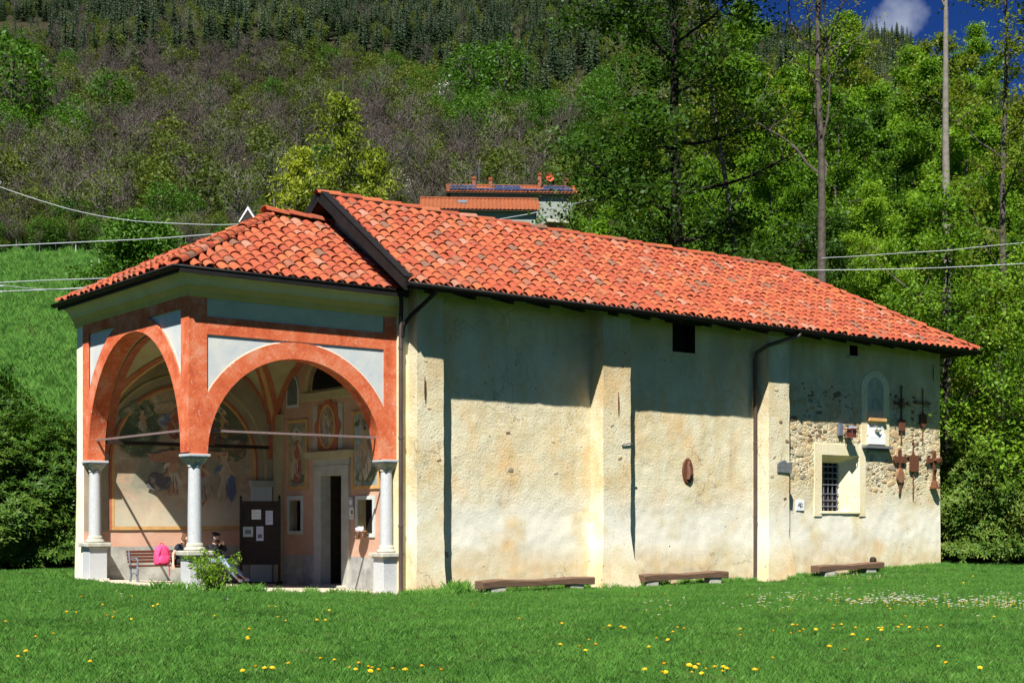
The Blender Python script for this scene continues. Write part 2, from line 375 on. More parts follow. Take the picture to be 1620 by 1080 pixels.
# inner faces close the nave so it stays dark
m = MB()
m.add([(XN+.55, .6, -.25), (L-.5, .6, -.25), (L-.5, 6.1, -.25), (XN+.55, 6.1, -.25), (XN+.55, .6, 7.6), (L-.5, .6, 7.6), (L-.5, 6.1, 7.6), (XN+.55, 6.1, 7.6)],
      [(0, 1, 2, 3), (4, 7, 6, 5), (1, 5, 6, 2), (3, 2, 6, 7)])
m.build('nave_interior', M['black'], CH)
# buttresses: (x0, x1, proj, flare)
def buttress(x0, x1, p, flare, seed, zt=7.55):
    zs = np.linspace(-.6, zt, 70); m = MB(); V = []; F = []
    def fl(z): return flare*max(0, (1.5-z)/1.5)**2
    rings = []
    for z in zs:
        a = x0-fl(z)*.6; b = x1+fl(z); q = p+fl(z)*.5
        j = lambda t, s_: .022*wn(t, z*1.6, s_)
        ring = [(a, .02), (a+j(1, seed), -q*.5), (a+j(2, seed), -q+j(3, seed))]
        for t in np.linspace(.1, .9, 9): ring.append((lerp(a, b, t), -q-.02*wn(lerp(a, b, t), z, seed+5)))
        ring += [(b+j(4, seed)*1.4, -q+j(5, seed)), (b+j(6, seed)*1.3, -q*.5), (b, .02)]
        rings.append(ring)
    n = len(rings[0])
    for r_, z in zip(rings, zs): V += [(x, y, z) for x, y in r_]
    F = [(j*n+i, j*n+i+1, (j+1)*n+i+1, (j+1)*n+i) for j in range(len(zs)-1) for i in range(n-1)]
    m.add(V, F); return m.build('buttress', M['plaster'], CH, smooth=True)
P1, P2, P3 = .46, .55, .52
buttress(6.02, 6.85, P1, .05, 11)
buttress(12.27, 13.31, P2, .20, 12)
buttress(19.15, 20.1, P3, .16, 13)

# window: splayed reveal, grille, dark depth
ix0, ix1, iz0, iz1, dp = 22.36, 23.62, 1.82, 3.42, .45
m = MB(); o4 = [(WINX0, 0, WINZ0), (WINX1, 0, WINZ0), (WINX1, 0, WINZ1), (WINX0, 0, WINZ1)]; i4 = [(ix0, dp, iz0), (ix1, dp, iz0), (ix1, dp, iz1), (ix0, dp, iz1)]
m.add(o4+i4, [(0, 1, 5, 4), (1, 2, 6, 5), (2, 3, 7, 6), (3, 0, 4, 7)])
WN = empty('window', (0, 0, 0), parent=CH)
m.build('reveal', M['pale'], WN)
m = MB()
for a, b in (((WINX0-.38, WINZ0-.16), (WINX0, WINZ1+.38)), ((WINX1, WINZ0-.16), (WINX1+.32, WINZ1+.38))): m.box((a[0], -.028, a[1]), (b[0], .03, b[1]))
m.box((WINX0, -.026, WINZ1), (WINX1, .03, WINZ1+.38)); m.box((WINX0-.1, -.04, WINZ0-.07), (WINX1+.03, .03, WINZ0))
m.build('frame', M['pale'], WN, bevel=.01)
MB().box((ix0-.05, dp+.12, iz0-.05), (ix1+.05, dp+.16, iz1+.05)).build('pane', M['black'], WN)
for k in range(3):
    x = lerp(ix0, ix1, (k+.6)/3); MB().box((x-.09, dp+.07, iz0), (x+.07, dp+.1, iz1)).build('shutter_board', M['wood_dark'], WN)
for k in range(6):
    x = lerp(ix0+.08, ix1-.08, k/5); MB().tube([(x, dp-.02, iz0), (x, dp-.02, iz1)], .018, 6).build('grille_bar', M['grey_iron'], WN)
for k, t in enumerate((.1, .22, .36, .55, .68, .80, .93)):
    z = lerp(iz0, iz1, t); MB().tube([(ix0, dp-.05, z), (ix1, dp-.05, z)], .018, 6).build('grille_bar', M['grey_iron'], WN)
# high openings
for (a, b, c, d) in (VENT, OPN):
    m = MB(); m.add([(a, 0, c), (b, 0, c), (b, 0, d), (a, 0, d), (a, .45, c), (b, .45, c), (b, .45, d), (a, .45, d)], [(0, 1, 5, 4), (1, 2, 6, 5), (2, 3, 7, 6), (3, 0, 4, 7), (4, 5, 6, 7)])
    m.build('high_opening', M['black'], CH)
MB().box((OPN[0]-.12, -.12, 6.92), (OPN[1]+.15, .02, 7.0)).build('opening_sill', M['stone'], CH, bevel=.01)
MB().box((VENT[0]-.3, -.1, 7.4), (VENT[1]+.2, .02, 7.52)).build('opening_lintel', M['wood_dark'], CH)

# ---- arched porch walls
def arch_wall(name, U, xa, xb, zs, rise, f, zb, zt, ztop, stripL, stripR, band, th=.42, parent=CH, zl=None):
    """f(u,w,z): u along, w inward. xa..xb opening; red skin proud of the blue-grey field"""
    c, hw = (xa+xb)/2, (xb-xa)/2
    def arc(u, r=0):
        t = (u-c)/(hw+r); return zs+(rise+r)*math.sqrt(max(0, 1-t*t)) if abs(t) < 1 else zs
    na = 56; us = [c-hw*math.cos(math.pi*i/na) for i in range(na+1)]
    m = MB(); e = .035
    # core: front, back and soffit
    V = []; F = []
    for u in us:
        z = arc(u); V += [f(u, e, z), f(u, e, ztop), f(u, th, z), f(u, th, ztop)]
    for i in range(na):
        a, b = 4*i, 4*i+4; F += [(a, b, b+1, a+1), (a+2, a+3, b+3, b+2)]
    m.add(V, F)
    for (p, q) in ((0, xa), (xb, U)):
        m.add([f(p, e, zs), f(q, e, zs), f(q, e, ztop), f(p, e, ztop), f(p, th, zs), f(q, th, zs), f(q, th, ztop), f(p, th, ztop)],
              [(0, 1, 2, 3), (4, 7, 6, 5), (0, 4, 5, 1), (2, 6, 7, 3)])
    m.build(name, M['blue'], parent)
    # intrados
    m = MB(); V = []
    for u in us:
        z = arc(u)-.002; V += [f(u, 0, z), f(u, th+.002, z)]
    m.add(V, [(2*i, 2*i+1, 2*i+3, 2*i+2) for i in range(na)]); m.build('arch_soffit', M['red'], parent, smooth=True)
    # red skin
    V = []; F = []
    def quad(u0, u1, a0, a1, b0, b1):
        if b0-a0 < 1e-4 and b1-a1 < 1e-4: return
        k = len(V); V.extend([f(u0, 0, a0), f(u1, 0, a1), f(u1, 0, b1), f(u0, 0, b0)]); F.append((k, k+1, k+2, k+3))
    sL, sR = stripL, U-stripR
    uu = sorted(set([round(u, 5) for u in us if u > sL and u < sR]+[round(sL, 5), round(sR, 5)]+[round(c-(hw+band)*math.cos(math.pi*i/60), 5) for i in range(61) if sL < c-(hw+band)*math.cos(math.pi*i/60) < sR]))
    for u0, u1 in zip(uu, uu[1:]):
        i0, i1 = arc(u0), arc(u1); o0, o1 = min(zb, arc(u0, band)), min(zb, arc(u1, band))
        if u1 <= xa+1e-4 or u0 >= xb-1e-4: i0 = i1 = zs
        quad(u0, u1, min(i0, zb), min(i1, zb), max(o0, i0), max(o1, i1))
        quad(u0, u1, max(zb, i0), max(zb, i1), zt, zt)
    quad(0, sL, zs, zs, ztop-.5, ztop-.5); quad(sR, U, zs, zs, ztop-.5, ztop-.5)
    # opening narrower than the strips: cut back to xa / xb
    m = MB(); m.add(V, F); o = m.build('red_border', M['red'], parent)
    md = o.modifiers.new('solid', 'SOLIDIFY'); md.thickness = .032; md.offset = -1
    return o
fFront = lambda u, w_, z: (u, w_, z)
fLeft = lambda u, w_, z: (w_, u, z)
arch_wall('front_arch', 5.75, .45, 5.25, 3.08, 2.38, fFront, 5.88, 6.3, 7.35, .43, .43, .40)
arch_wall('side_arch', 6.6, .46, 6.2, 3.12, 3.12, fLeft, 6.5, 6.76, 7.35, .43, .38, .42)
# yellow edge lines round the arches
for (U, xa, xb, zs, rise, band, f) in ((5.75, .45, 5.25, 3.08, 2.38, .40, fFront), (6.6, .46, 6.2, 3.12, 3.12, .42, fLeft)):
    c, hw = (xa+xb)/2, (xb-xa)/2; V = []; n = 0
    for i in range(61):
        t = math.pi*(.17+.66*i/60); u = c-(hw+band)*math.cos(t); z = zs+(rise+band)*math.sin(t)
        u2 = c-(hw+band+.035)*math.cos(t); z2 = zs+(rise+band+.035)*math.sin(t)
        if z2 > (5.86 if f is fFront else 6.48): z2 = z = -99
        V.append((u, z, u2, z2))
    m = MB()
    for p, q in list(zip(V, V[1:]))+[(V[0], (0, -99, 0, 0))]:
        if p[1] < 0 or q[1] < 0:
            if m.v: m.build('arch_edge_line', M['white'], CH); m = MB()
            continue
        m.add([f(p[0], .026, p[1]), f(q[0], .026, q[1]), f(q[2], .026, q[3]), f(p[2], .026, p[3])], [(0, 1, 2, 3)])
# back pier of the porch side wall + closed back wall with end face
m = MB(); zs_ = np.linspace(-.3, 7.3, 40); V = []
for z in zs_:
    j = .02*wn(3, z, 4); b = .012*max(0, 3-z)*1.0
    V += [(.0, 6.6, z), (-.01+j*.5, 6.62, z), (.02+j-b, 7.15+b*2.2, z), (.6, 7.15+b, z)]
m.add(V, [(4*j+i, 4*j+i+1, 4*j+5+i, 4*j+4+i) for j in range(39) for i in range(3)]); m.build('wall_end', M['white'], CH, smooth=True)

# fresco wall (y = W), dado and bands
def fresco(name, pal, scale=1.0, figs=(), seed=0):
    """a worn fresco: mottled ground with soft painted shapes; figs = (a, b, ra, rb, colour, axis) in world metres"""
    n = NT(name); p = n.pos(); s = n.sep(p); off = n.nd('ShaderNodeVectorMath'); off.operation = 'ADD'; n.put(off.inputs[0], p); off.inputs[1].default_value = (seed*3.1, seed*5.7, seed*1.9)
    q = off.outputs[0]; f = n.noise(q, .9*scale, 6, .6, .8); g = n.noise(q, 3.2*scale, 7, .7, 1.2)
    col = n.ramp(f, [(.30, pal[0]), (.43, pal[1]), (.55, pal[2]), (.68, pal[3])])
    col = n.mix(n.rng(g, .45, .68, 0, .65), col, pal[4]); wob = n.math('MULTIPLY', n.math('SUBTRACT', n.noise(q, 2.2, 5, .6), .5), 1.6)
    for (a, b, ra, rb, c, ax) in figs:
        da = n.math('DIVIDE', n.math('SUBTRACT', s[ax], a), ra); db = n.math('DIVIDE', n.math('SUBTRACT', s[2], b), rb)
        d = n.math('ADD', n.math('ADD', n.math('MULTIPLY', da, da), n.math('MULTIPLY', db, db)), n.math('MULTIPLY', wob, .8))
        col = n.mix(n.rng(d, 1.2, .85, 0, .95), col, n.mix(n.rng(g, .4, .7, 0, .6), c, tuple(q_*.55 for q_ in c)))
    col = n.mix(n.rng(n.noise(q, 1.7, 8, .75), .58, .68, 0, .6), col, (.56, .49, .36))
    col = n.mix(n.math('MULTIPLY', n.rng(n.math('ADD', s[2], n.noise(q, 1.1, 5)), 2.9, 2.1), .6), col, (.66, .60, .44))
    return n.done(col, .95, n.bump(n.noise(p, 12, 5), .2, .01), .08)
pal1 = [(.17, .19, .15), (.34, .31, .22), (.47, .31, .20), (.56, .48, .34), (.25, .22, .17)]
M['fresco'] = fresco('lunette_fresco', pal1, 1.0, [(1.5, 4.1, .7, .8, (.10, .13, .08), 0), (4.2, 4.2, .7, .9, (.14, .15, .10), 0)], seed=1)
def paintm():
    n = NT('fresco_figure_paint'); p = n.pos(); g = n.noise(p, 5, 6, .7, 1.0)
    col = n.mix(n.rng(g, .38, .66, 0, .6), n.attr('tint'), n.mix(.45, n.attr('tint'), (.10, .08, .06)))
    col = n.mix(n.rng(n.noise(p, 2.6, 8, .78), .50, .60, 0, .75), col, (.50, .42, .30))
    return n.done(col, .95, None, .08)
M['paint'] = paintm()
class Painting:
    """flat painted shapes laid on a fresco, each a hair prouder than the last"""
    def __init__(s, f, d0): s.f = f; s.d = d0; s.m = MB(); s.k = 0
    def blob(s, a, b, ra, rb, c, rot=0, rough=.12, n=22):
        s.k += 1; s.d += .0006; P_ = []; co, si = math.cos(rot), math.sin(rot)
        for i in range(n):
            t = 2*math.pi*i/n; k = 1+rough*2*mn.noise(Vector((math.cos(t)*1.6, math.sin(t)*1.6, s.k*3.7))); u, v = ra*k*math.cos(t), rb*k*math.sin(t); P_.append(s.f(a+u*co-v*si, b+u*si+v*co, s.d))
        s.m.add(P_, [tuple(range(n))], tint=c)
    def figure(s, a, b, h, robe, cloak, skin_=(.50, .34, .22), lean=0, bare=False):
        """standing or kneeling draped figure, b = feet"""
        s.blob(a-lean*h*.2, b+h*.26, h*.17, h*.28, robe, lean*.5, .22); s.blob(a+h*.08-lean*h*.1, b+h*.36, h*.11, h*.26, cloak, .3+lean, .25)
        s.blob(a+lean*h*.1, b+h*.62, h*.115, h*.19, skin_ if bare else robe, -lean*.6, .14)
        s.blob(a+h*.13+lean*h*.12, b+h*.60, h*.04, h*.13, skin_, .9, .1); s.blob(a-h*.12+lean*h*.1, b+h*.63, h*.04, h*.12, cloak, -.7, .1)
        s.blob(a+lean*h*.2, b+h*.88, h*.085, h*.09, (.60, .46, .22), 0, .04); s.blob(a+lean*h*.2, b+h*.88, h*.055, h*.072, skin_, lean, .06); s.blob(a+lean*h*.2, b+h*.93, h*.056, h*.04, (.14, .09, .06), 0, .1)
        for q in (-.06, .02, .09): s.blob(a+q*h, b+h*.22, h*.012, h*.18, tuple(x*.45 for x in robe), q*2, .2)
    def done(s, par): tag(s.m.build('painted_figures', M['paint'], par), kind='stuff')
RD, BL, OC, GRN, CRM, BRN = (.42, .13, .08), (.12, .16, .28), (.50, .32, .13), (.13, .17, .10), (.58, .50, .36), (.20, .13, .09)
def wallpaint():
    n = NT('porch_wall_paint'); p = n.pos(); z = n.sep(p)[2]; f = n.noise(p, 1.2, 6, .65); zz = n.math('ADD', z, n.math('MULTIPLY', f, .05))
    up = n.ramp(f, [(.3, (.30, .24, .17)), (.7, (.42, .35, .25))]); pk = n.ramp(f, [(.3, (.55, .30, .20)), (.7, (.62, .40, .29))]); gr = n.ramp(n.noise(p, 2.4, 7, .7), [(.35, (.25, .25, .23)), (.65, (.44, .43, .38))])
    col = n.mix(n.rng(zz, 1.24, 1.26), pk, up); col = n.mix(n.rng(zz, .835, .825), col, gr)
    return n.done(col, .95, n.bump(n.noise(p, 10, 6, .7), .4, .02), .08)
M['porchwall'] = wallpaint()
def doorwall():
    n = NT('door_wall_paint'); p = n.pos(); s = n.sep(p); f = n.noise(p, 1.2, 6, .65); zz = n.math('ADD', s[2], n.math('MULTIPLY', f, .05))
    pk = n.ramp(f, [(.3, (.44, .25, .17)), (.7, (.56, .36, .26))]); gr = n.ramp(n.noise(p, 2.4, 7, .7), [(.35, (.22, .22, .21)), (.65, (.42, .41, .38))])
    col = n.mix(n.rng(zz, .575, .565), pk, gr); return n.done(col, .95, n.bump(n.noise(p, 10, 6, .7), .4, .02), .08)
M['doorwall'] = doorwall()
M['ochre'] = simple('ochre_border_paint', (.52, .27, .09), (.60, .37, .15), 4, .2, .01, .95, .1)
M['redline'] = simple('red_line_paint', (.36, .10, .05), (.46, .17, .10), 4, .2, .01, .95, .1)
M['cream'] = simple('cream_paint', (.38, .31, .17), (.50, .43, .26), 1.5, .2, .01, .95, .1)
M['greystone'] = simple('grey_stone_frame', (.34, .34, .30), (.48, .47, .41), 3, .3, .01, .9, .15)
M['paleblue'] = simple('pale_blue_paint', (.45, .50, .50), (.55, .58, .55), 2, .2, .01, .95, .1)
grid_wall('fresco_wall', .0, XN, -.4, 6.9, lambda u, z, d: (u, W-d, z), step=.12, amp=.012, mat=M['porchwall'], seed=6)
def halfdisc(cx, zs, r, zbot, f, d0, d1, n=40, rise=None):
    rise = rise or r; poly = [(cx-r, zbot)]+[(cx-r*math.cos(math.pi*i/n), zs+rise*math.sin(math.pi*i/n)) for i in range(n+1)]+[(cx+r, zbot)]
    return MB().prism(poly, f, d0, d1)
def ringarc(cx, zs, r0, r1, f, d0, d1, zbot=None, n=40):
    m = MB(); P_ = [(cx-math.cos(math.pi*i/n), math.sin(math.pi*i/n)) for i in range(n+1)]
    for i in range(n):
        (c0, s0), (c1, s1) = [(-math.cos(math.pi*j/n), math.sin(math.pi*j/n)) for j in (i, i+1)]
        m.prism([(cx+r0*c0, zs+r0*s0), (cx+r1*c0, zs+r1*s0), (cx+r1*c1, zs+r1*s1), (cx+r0*c1, zs+r0*s1)], f, d0, d1)
    if zbot is not None:
        m.prism([(cx-r1, zbot), (cx-r0, zbot), (cx-r0, zs), (cx-r1, zs)], f, d0, d1); m.prism([(cx+r0, zbot), (cx+r1, zbot), (cx+r1, zs), (cx+r0, zs)], f, d0, d1)
    return m
fB = lambda a, b, d: (a, W-.02-d, b)
halfdisc(2.94, 3.1, 2.1, 1.36, fB, 0, .012).build('lunette_fresco', M['fresco'], CH)
pt = Painting(fB, .013); r5 = random.Random(6)
for k in range(16): pt.blob(r5.uniform(1.1, 1.9), r5.uniform(3.5, 4.7), .2, .12, GRN if k % 2 else (.20, .22, .13), r5.uniform(-1, 1), .3)
for k in range(12): pt.blob(r5.uniform(1.9, 4.2), r5.uniform(4.3, 4.85), .26, .11, r5.choice([CRM, (.50, .36, .24), (.44, .28, .18)]), r5.uniform(-.5, .5), .3)
for k in range(9): pt.blob(r5.uniform(3.6, 4.7), r5.uniform(3.2, 4.3), .2, .16, r5.choice([GRN, BRN, (.24, .24, .17)]), 0, .3)
pt.blob(2.28, 4.28, .2, .2, BL, 0, .03); pt.blob(2.22, 4.34, .07, .05, (.3, .36, .5), .5, .1)
pt.figure(2.62, 3.75, 1.15, RD, (.5, .3, .17), lean=.2); pt.figure(3.35, 3.7, 1.1, CRM, RD, lean=-.25); pt.figure(4.05, 3.9, .8, OC, BRN, lean=-.3); pt.figure(1.62, 4.0, .6, CRM, OC, bare=True)
pt.figure(2.5, 2.2, 1.4, (.48, .28, .17), CRM, lean=.1); pt.figure(3.35, 2.0, 1.5, RD, (.34, .30, .24), lean=-.2); pt.figure(4.1, 2.0, 1.55, (.46, .36, .25), BL, lean=-.1)
pt.blob(2.12, 2.55, .38, .22, (.12, .12, .13), .1, .25); pt.blob(3.0, 3.35, 1.1, .13, (.50, .26, .15), .05, .3); pt.blob(2.2, 3.25, .5, .1, (.44, .22, .14), -.1, .3)
pt.done(CH)
ringarc(2.94, 3.1, 2.1, 2.17, fB, 0, .02, 1.36).build('lunette_border', M['ochre'], CH)
ringarc(2.94, 3.1, 2.17, 2.24, fB, 0, .016, 1.26).build('lunette_border', M['redline'], CH)
ringarc(2.94, 3.1, 2.45, 2.52, fB, 0, .016, 1.26).build('lunette_border', M['cream'], CH)
MB().box((.7, W-.035, 1.26), (5.2, W-.02, 1.36)).build('lunette_border', M['ochre'], CH)

# nave front wall with gable, seen through the porch (x = XN)
DY0, DY1, DZ0, DZ1 = 2.73, 3.85, -.3, 2.76
SW = [(5.02, 5.7, 1.22, 2.12), (1.2, 1.95, 1.18, 2.08)]
fN = lambda u, z, d: (XN-d, u, z)
grid_wall('front_wall', 0, W+.5, -.5, 7.6, fN, [(DY0, DY1, -.5, DZ1)]+SW, step=.15, amp=.008, mat=M['doorwall'], seed=8)
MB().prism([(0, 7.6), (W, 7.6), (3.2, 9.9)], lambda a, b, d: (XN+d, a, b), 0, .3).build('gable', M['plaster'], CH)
fD = lambda a, b, d: (XN-d, a, b)
# door: reveal, frame, leaf ajar
m = MB(); m.add([(XN, DY0, -.5), (XN, DY1, -.5), (XN, DY1, DZ1), (XN, DY0, DZ1), (XN+.55, DY0, -.5), (XN+.55, DY1, -.5), (XN+.55, DY1, DZ1), (XN+.55, DY0, DZ1)], [(2, 3, 7, 6), (3, 0, 4, 7)]); m.add([(XN, DY1, -.5), (XN+.26, DY1, -.5), (XN+.26, DY1, DZ1), (XN, DY1, DZ1)], [(0, 1, 2, 3)])
DR = empty('door', parent=CH); m.build('reveal', M['greystone'], DR)
for (a, b, c, d) in ((DY0-.36, DY0, -.5, DZ1), (DY1, DY1+.38, -.5, DZ1), (DY0-.36, DY1+.38, DZ1, DZ1+.28)):
    MB().box((XN-.07, a, c), (XN+.02, b, d)).build('frame', M['greystone'], DR, bevel=.012)
MB().prism([(DY0-.5, 3.22), (DY1+.6, 3.22), (DY1+.72, 3.42), (DY0-.62, 3.42)], fD, 0, .2).build('cornice', M['cream'], DR)
MB().box((XN-.05, DY0-.4, 3.04), (XN+.01, DY1+.45, 3.22)).build('frieze', M['greystone'], DR)
MB().box((XN+.26, DY1-.02, -.3), (XN+1.3, DY1+.05, DZ1)).build('door_leaf', M['wood_dark'], DR)
MB().box((XN-.25, DY0-.3, -.42), (XN+.5, DY1+.3, -.24)).build('door_step', M['stone'], DR, bevel=.015)
for (a, b, c, d) in SW:
    wv = empty('side_window', parent=CH)
    m = MB(); m.add([(XN, a, c), (XN, b, c), (XN, b, d), (XN, a, d), (XN+.3, a, c), (XN+.3, b, c), (XN+.3, b, d), (XN+.3, a, d)], [(0, 1, 5, 4), (1, 2, 6, 5), (2, 3, 7, 6), (3, 0, 4, 7)]); m.build('reveal', M['cream'], wv)
    MB().box((XN+.24, a, c), (XN+.29, b, d)).build('pane', M['black'], wv)
    for q in ((a-.1, a, c-.1, d+.1), (b, b+.1, c-.1, d+.1), (a, b, d, d+.1), (a, b, c-.1, c)): MB().box((XN-.035, q[0], q[2]), (XN+.01, q[1], q[3])).build('frame', M['paleblue'], wv)
# tall saint panels, oval picture, lunette window
pal2 = [(.12, .14, .12), (.26, .26, .18), (.40, .34, .2), (.46, .40, .26), (.2, .18, .14)]
M['fresco_a'] = fresco('panel_fresco_a', pal2, 1.6, [], 2)
M['fresco_b'] = fresco('panel_fresco_b', [(.14, .2, .2), (.26, .3, .28), (.4, .36, .3), (.42, .3, .22), (.14, .18, .14)], 1.6, [], 3)
M['fresco_c'] = fresco('oval_fresco', [(.2, .12, .09), (.3, .2, .15), (.4, .3, .2), (.42, .34, .24), (.18, .12, .1)], 2.2, [], 4)
for (a, b, c, d, mt) in ((4.72, 5.72, 2.5, 4.3, 'fresco_a'), (.95, 2.15, 2.45, 4.35, 'fresco_b')):
    f_ = empty('fresco_panel', parent=CH); MB().box((XN-.03, a, c), (XN-.008, b, d)).build('picture', M[mt], f_)
    pt = Painting(fD, .031); mid_ = (a+b)/2
    if mt == 'fresco_a': pt.blob(mid_, 3.95, .3, .22, (.42, .42, .34), 0, .2); pt.blob(mid_, 2.72, .42, .16, (.16, .15, .10), 0, .2); pt.figure(mid_, 2.62, 1.5, RD, (.55, .44, .30), lean=.05)
    else:
        pt.blob(mid_, 3.9, .5, .25, (.36, .40, .40), 0, .2); pt.blob(mid_, 2.75, .5, .24, GRN, 0, .25); pt.blob(mid_, 3.3, .5, .12, (.46, .33, .24), 0, .2); pt.blob(mid_+.08, 3.4, .07, .85, BRN, .05, .1)
        for k in range(7): pt.blob(mid_+(k-3)*.13, 4.1+.05*(k % 3), .14, .07, (.12, .14, .08), k, .3)
        pt.figure(mid_-.03, 2.62, 1.45, (.62, .52, .38), (.30, .20, .13), bare=True, lean=.12)
    pt.done(f_)
    for q in ((a-.09, a, c-.09, d+.09), (b, b+.09, c-.09, d+.09), (a, b, d, d+.09), (a, b, c-.09, c)): MB().box((XN-.045, q[0], q[2]), (XN-.004, q[1], q[3])).build('border', M['ochre'], f_)
f_ = empty('oval_picture', parent=CH)
MB().box((XN-.022, 2.72, 3.5), (XN-.004, 4.34, 4.72)).build('ground_panel', M['greystone'], f_)
ov = lambda ra, rb, n=36: [(3.52+ra*math.cos(2*math.pi*i/n), 4.1+rb*math.sin(2*math.pi*i/n)) for i in range(n)]
MB().prism([(3.52+(.66+.06*math.cos(8*t))*math.cos(t), 4.1+(.78+.07*math.cos(8*t))*math.sin(t)) for t in np.linspace(0, 2*math.pi, 64, endpoint=False)], fD, .0, .04).build('painted_scroll', M['redline'], f_)
MB().prism(ov(.44, .62), fD, .04, .055).build('border', M['ochre'], f_); MB().prism(ov(.36, .54), fD, .055, .065).build('picture', M['fresco_c'], f_)
pt = Painting(fD, .066); pt.blob(3.52, 4.2, .2, .2, (.50, .38, .2), 0, .1); pt.figure(3.52, 3.65, .85, (.30, .22, .18), (.40, .42, .44), lean=.05); pt.figure(3.33, 3.62, .42, CRM, OC); pt.done(f_)
f_ = empty('lunette_window', parent=CH)
halfdisc(3.3, 5.12, 1.5, 5.12, fD, 0, .05, rise=1.25).build('surround', M['cream'], f_)
halfdisc(3.3, 5.14, 1.28, 5.14, fD, .05, .06, rise=1.05).build('painted_border', M['fresco_c'], f_)
halfdisc(3.3, 5.16, 1.0, 5.16, fD, .06, .07, rise=.85).build('pane', M['black'], f_)
MB().box((XN-.12, 1.7, 4.86), (XN, 4.9, 5.1)).build('sill', M['cream'], f_, bevel=.02)
halfdisc(5.5, 5.2, .36, 4.75, fD, 0, .03, rise=.5).build('side_light', M['paleblue'], CH); halfdisc(5.5, 5.2, .28, 4.83, fD, .03, .04, rise=.42).build('side_light', M['slate'], CH)
MB().box((XN-.10, 6.05, -.4), (XN, 6.55, 4.6)).build('corner_pilaster', M['cream'], CH)
MB().box((4.95, W-.1, -.4), (5.6, W-.02, 2.5)).build('wall_pilaster', M['paleblue'], CH); MB().box((4.88, W-.16, 2.5), (5.7, W-.02, 2.68)).build('pilaster_cap', M['greystone'], CH, bevel=.02)

# groin vault with painted ribs
vx0, vx1, vy0, vy1, vz, vh = .42, XN, .42, W, 3.35, 2.95
def vault(u, v):  # u,v in -1..1
    return vz+vh*max(math.sqrt(max(0, 1-u*u)), math.sqrt(max(0, 1-v*v)))
n = 44; q = [-math.cos(math.pi*i/n) for i in range(n+1)]
V = []; F = []
for v in q:
    for u in q: V.append((lerp(vx0, vx1, (u+1)/2), lerp(vy0, vy1, (v+1)/2), vault(u, v)))
for j in range(n):
    for i in range(n):
        a = j*(n+1)+i; b, c, d = a+1, a+n+2, a+n+1
        if (i+j) == n-1: F += [(a, b, d), (b, c, d)]
        elif i == j: F += [(a, b, c), (a, c, d)]
        else: F.append((a, b, c, d))
m = MB(); m.add(V, F); m.build('vault', M['cream'], CH)
def rib(name, pts, wd, mat, side):
    """flat painted band: pts on the vault, side(dir)->lateral vector"""
    m = MB(); V = []
    for i, p in enumerate(pts):
        p = Vector(p); d = Vector(pts[min(i+1, len(pts)-1)])-Vector(pts[max(i-1, 0)]); s_ = side(d).normalized()*wd/2
        V += [p-s_, p+s_]
    m.add(V, [(2*i, 2*i+1, 2*i+3, 2*i+2) for i in range(len(pts)-1)]); return m.build(name, mat, CH)
for sg in (1, -1):
    for half in (-1, 1):
        for off, wd, mt in ((.16, .17, 'redline'), (-.16, .17, 'redline'), (0, .1, 'ochre')):
            pts = []
            for i in range(25):
                t = math.pi/2*i/24; u = math.cos(t)*half; z = vz+vh*math.sin(t)
                x = lerp(vx0, vx1, (u+1)/2); y = lerp(vy0, vy1, (sg*u+1)/2)
                ox = off*(1 if half*1 > 0 else 1)
                X_, Y_ = (x+ox, y) if off else (x, y)
                X_ = min(max(X_, vx0+.02), vx1-.03)
                uu = (X_-vx0)/(vx1-vx0)*2-1; vv = (Y_-vy0)/(vy1-vy0)*2-1
                pts.append((X_, Y_, vault(uu, vv)-.03))
            rib('vault_band', pts, wd, M[mt], lambda d: Vector((1, 0, 0)) if True else d)
for yy, sx in ((vy1-.1, 0), (vy0+.3, 0)):
    rib('vault_band', [(lerp(vx0, vx1, (math.cos(math.pi*i/40)+1)/2), yy, vz-.04+vh*math.sin(math.pi*i/40)) for i in range(41)], .22, M['redline'], lambda d: Vector((0, 1, 0)))
for xx in (vx1-.12, vx0+.3):
    rib('vault_band', [(xx, lerp(vy0, vy1, (math.cos(math.pi*i/40)+1)/2), vz-.04+vh*math.sin(math.pi*i/40)) for i in range(41)], .22, M['redline'], lambda d: Vector((1, 0, 0)))
MB().box((.1, .1, 7.3), (XN-.1, 6.9, 7.34)).build('porch_ceiling', M['wood_dark'], CH)

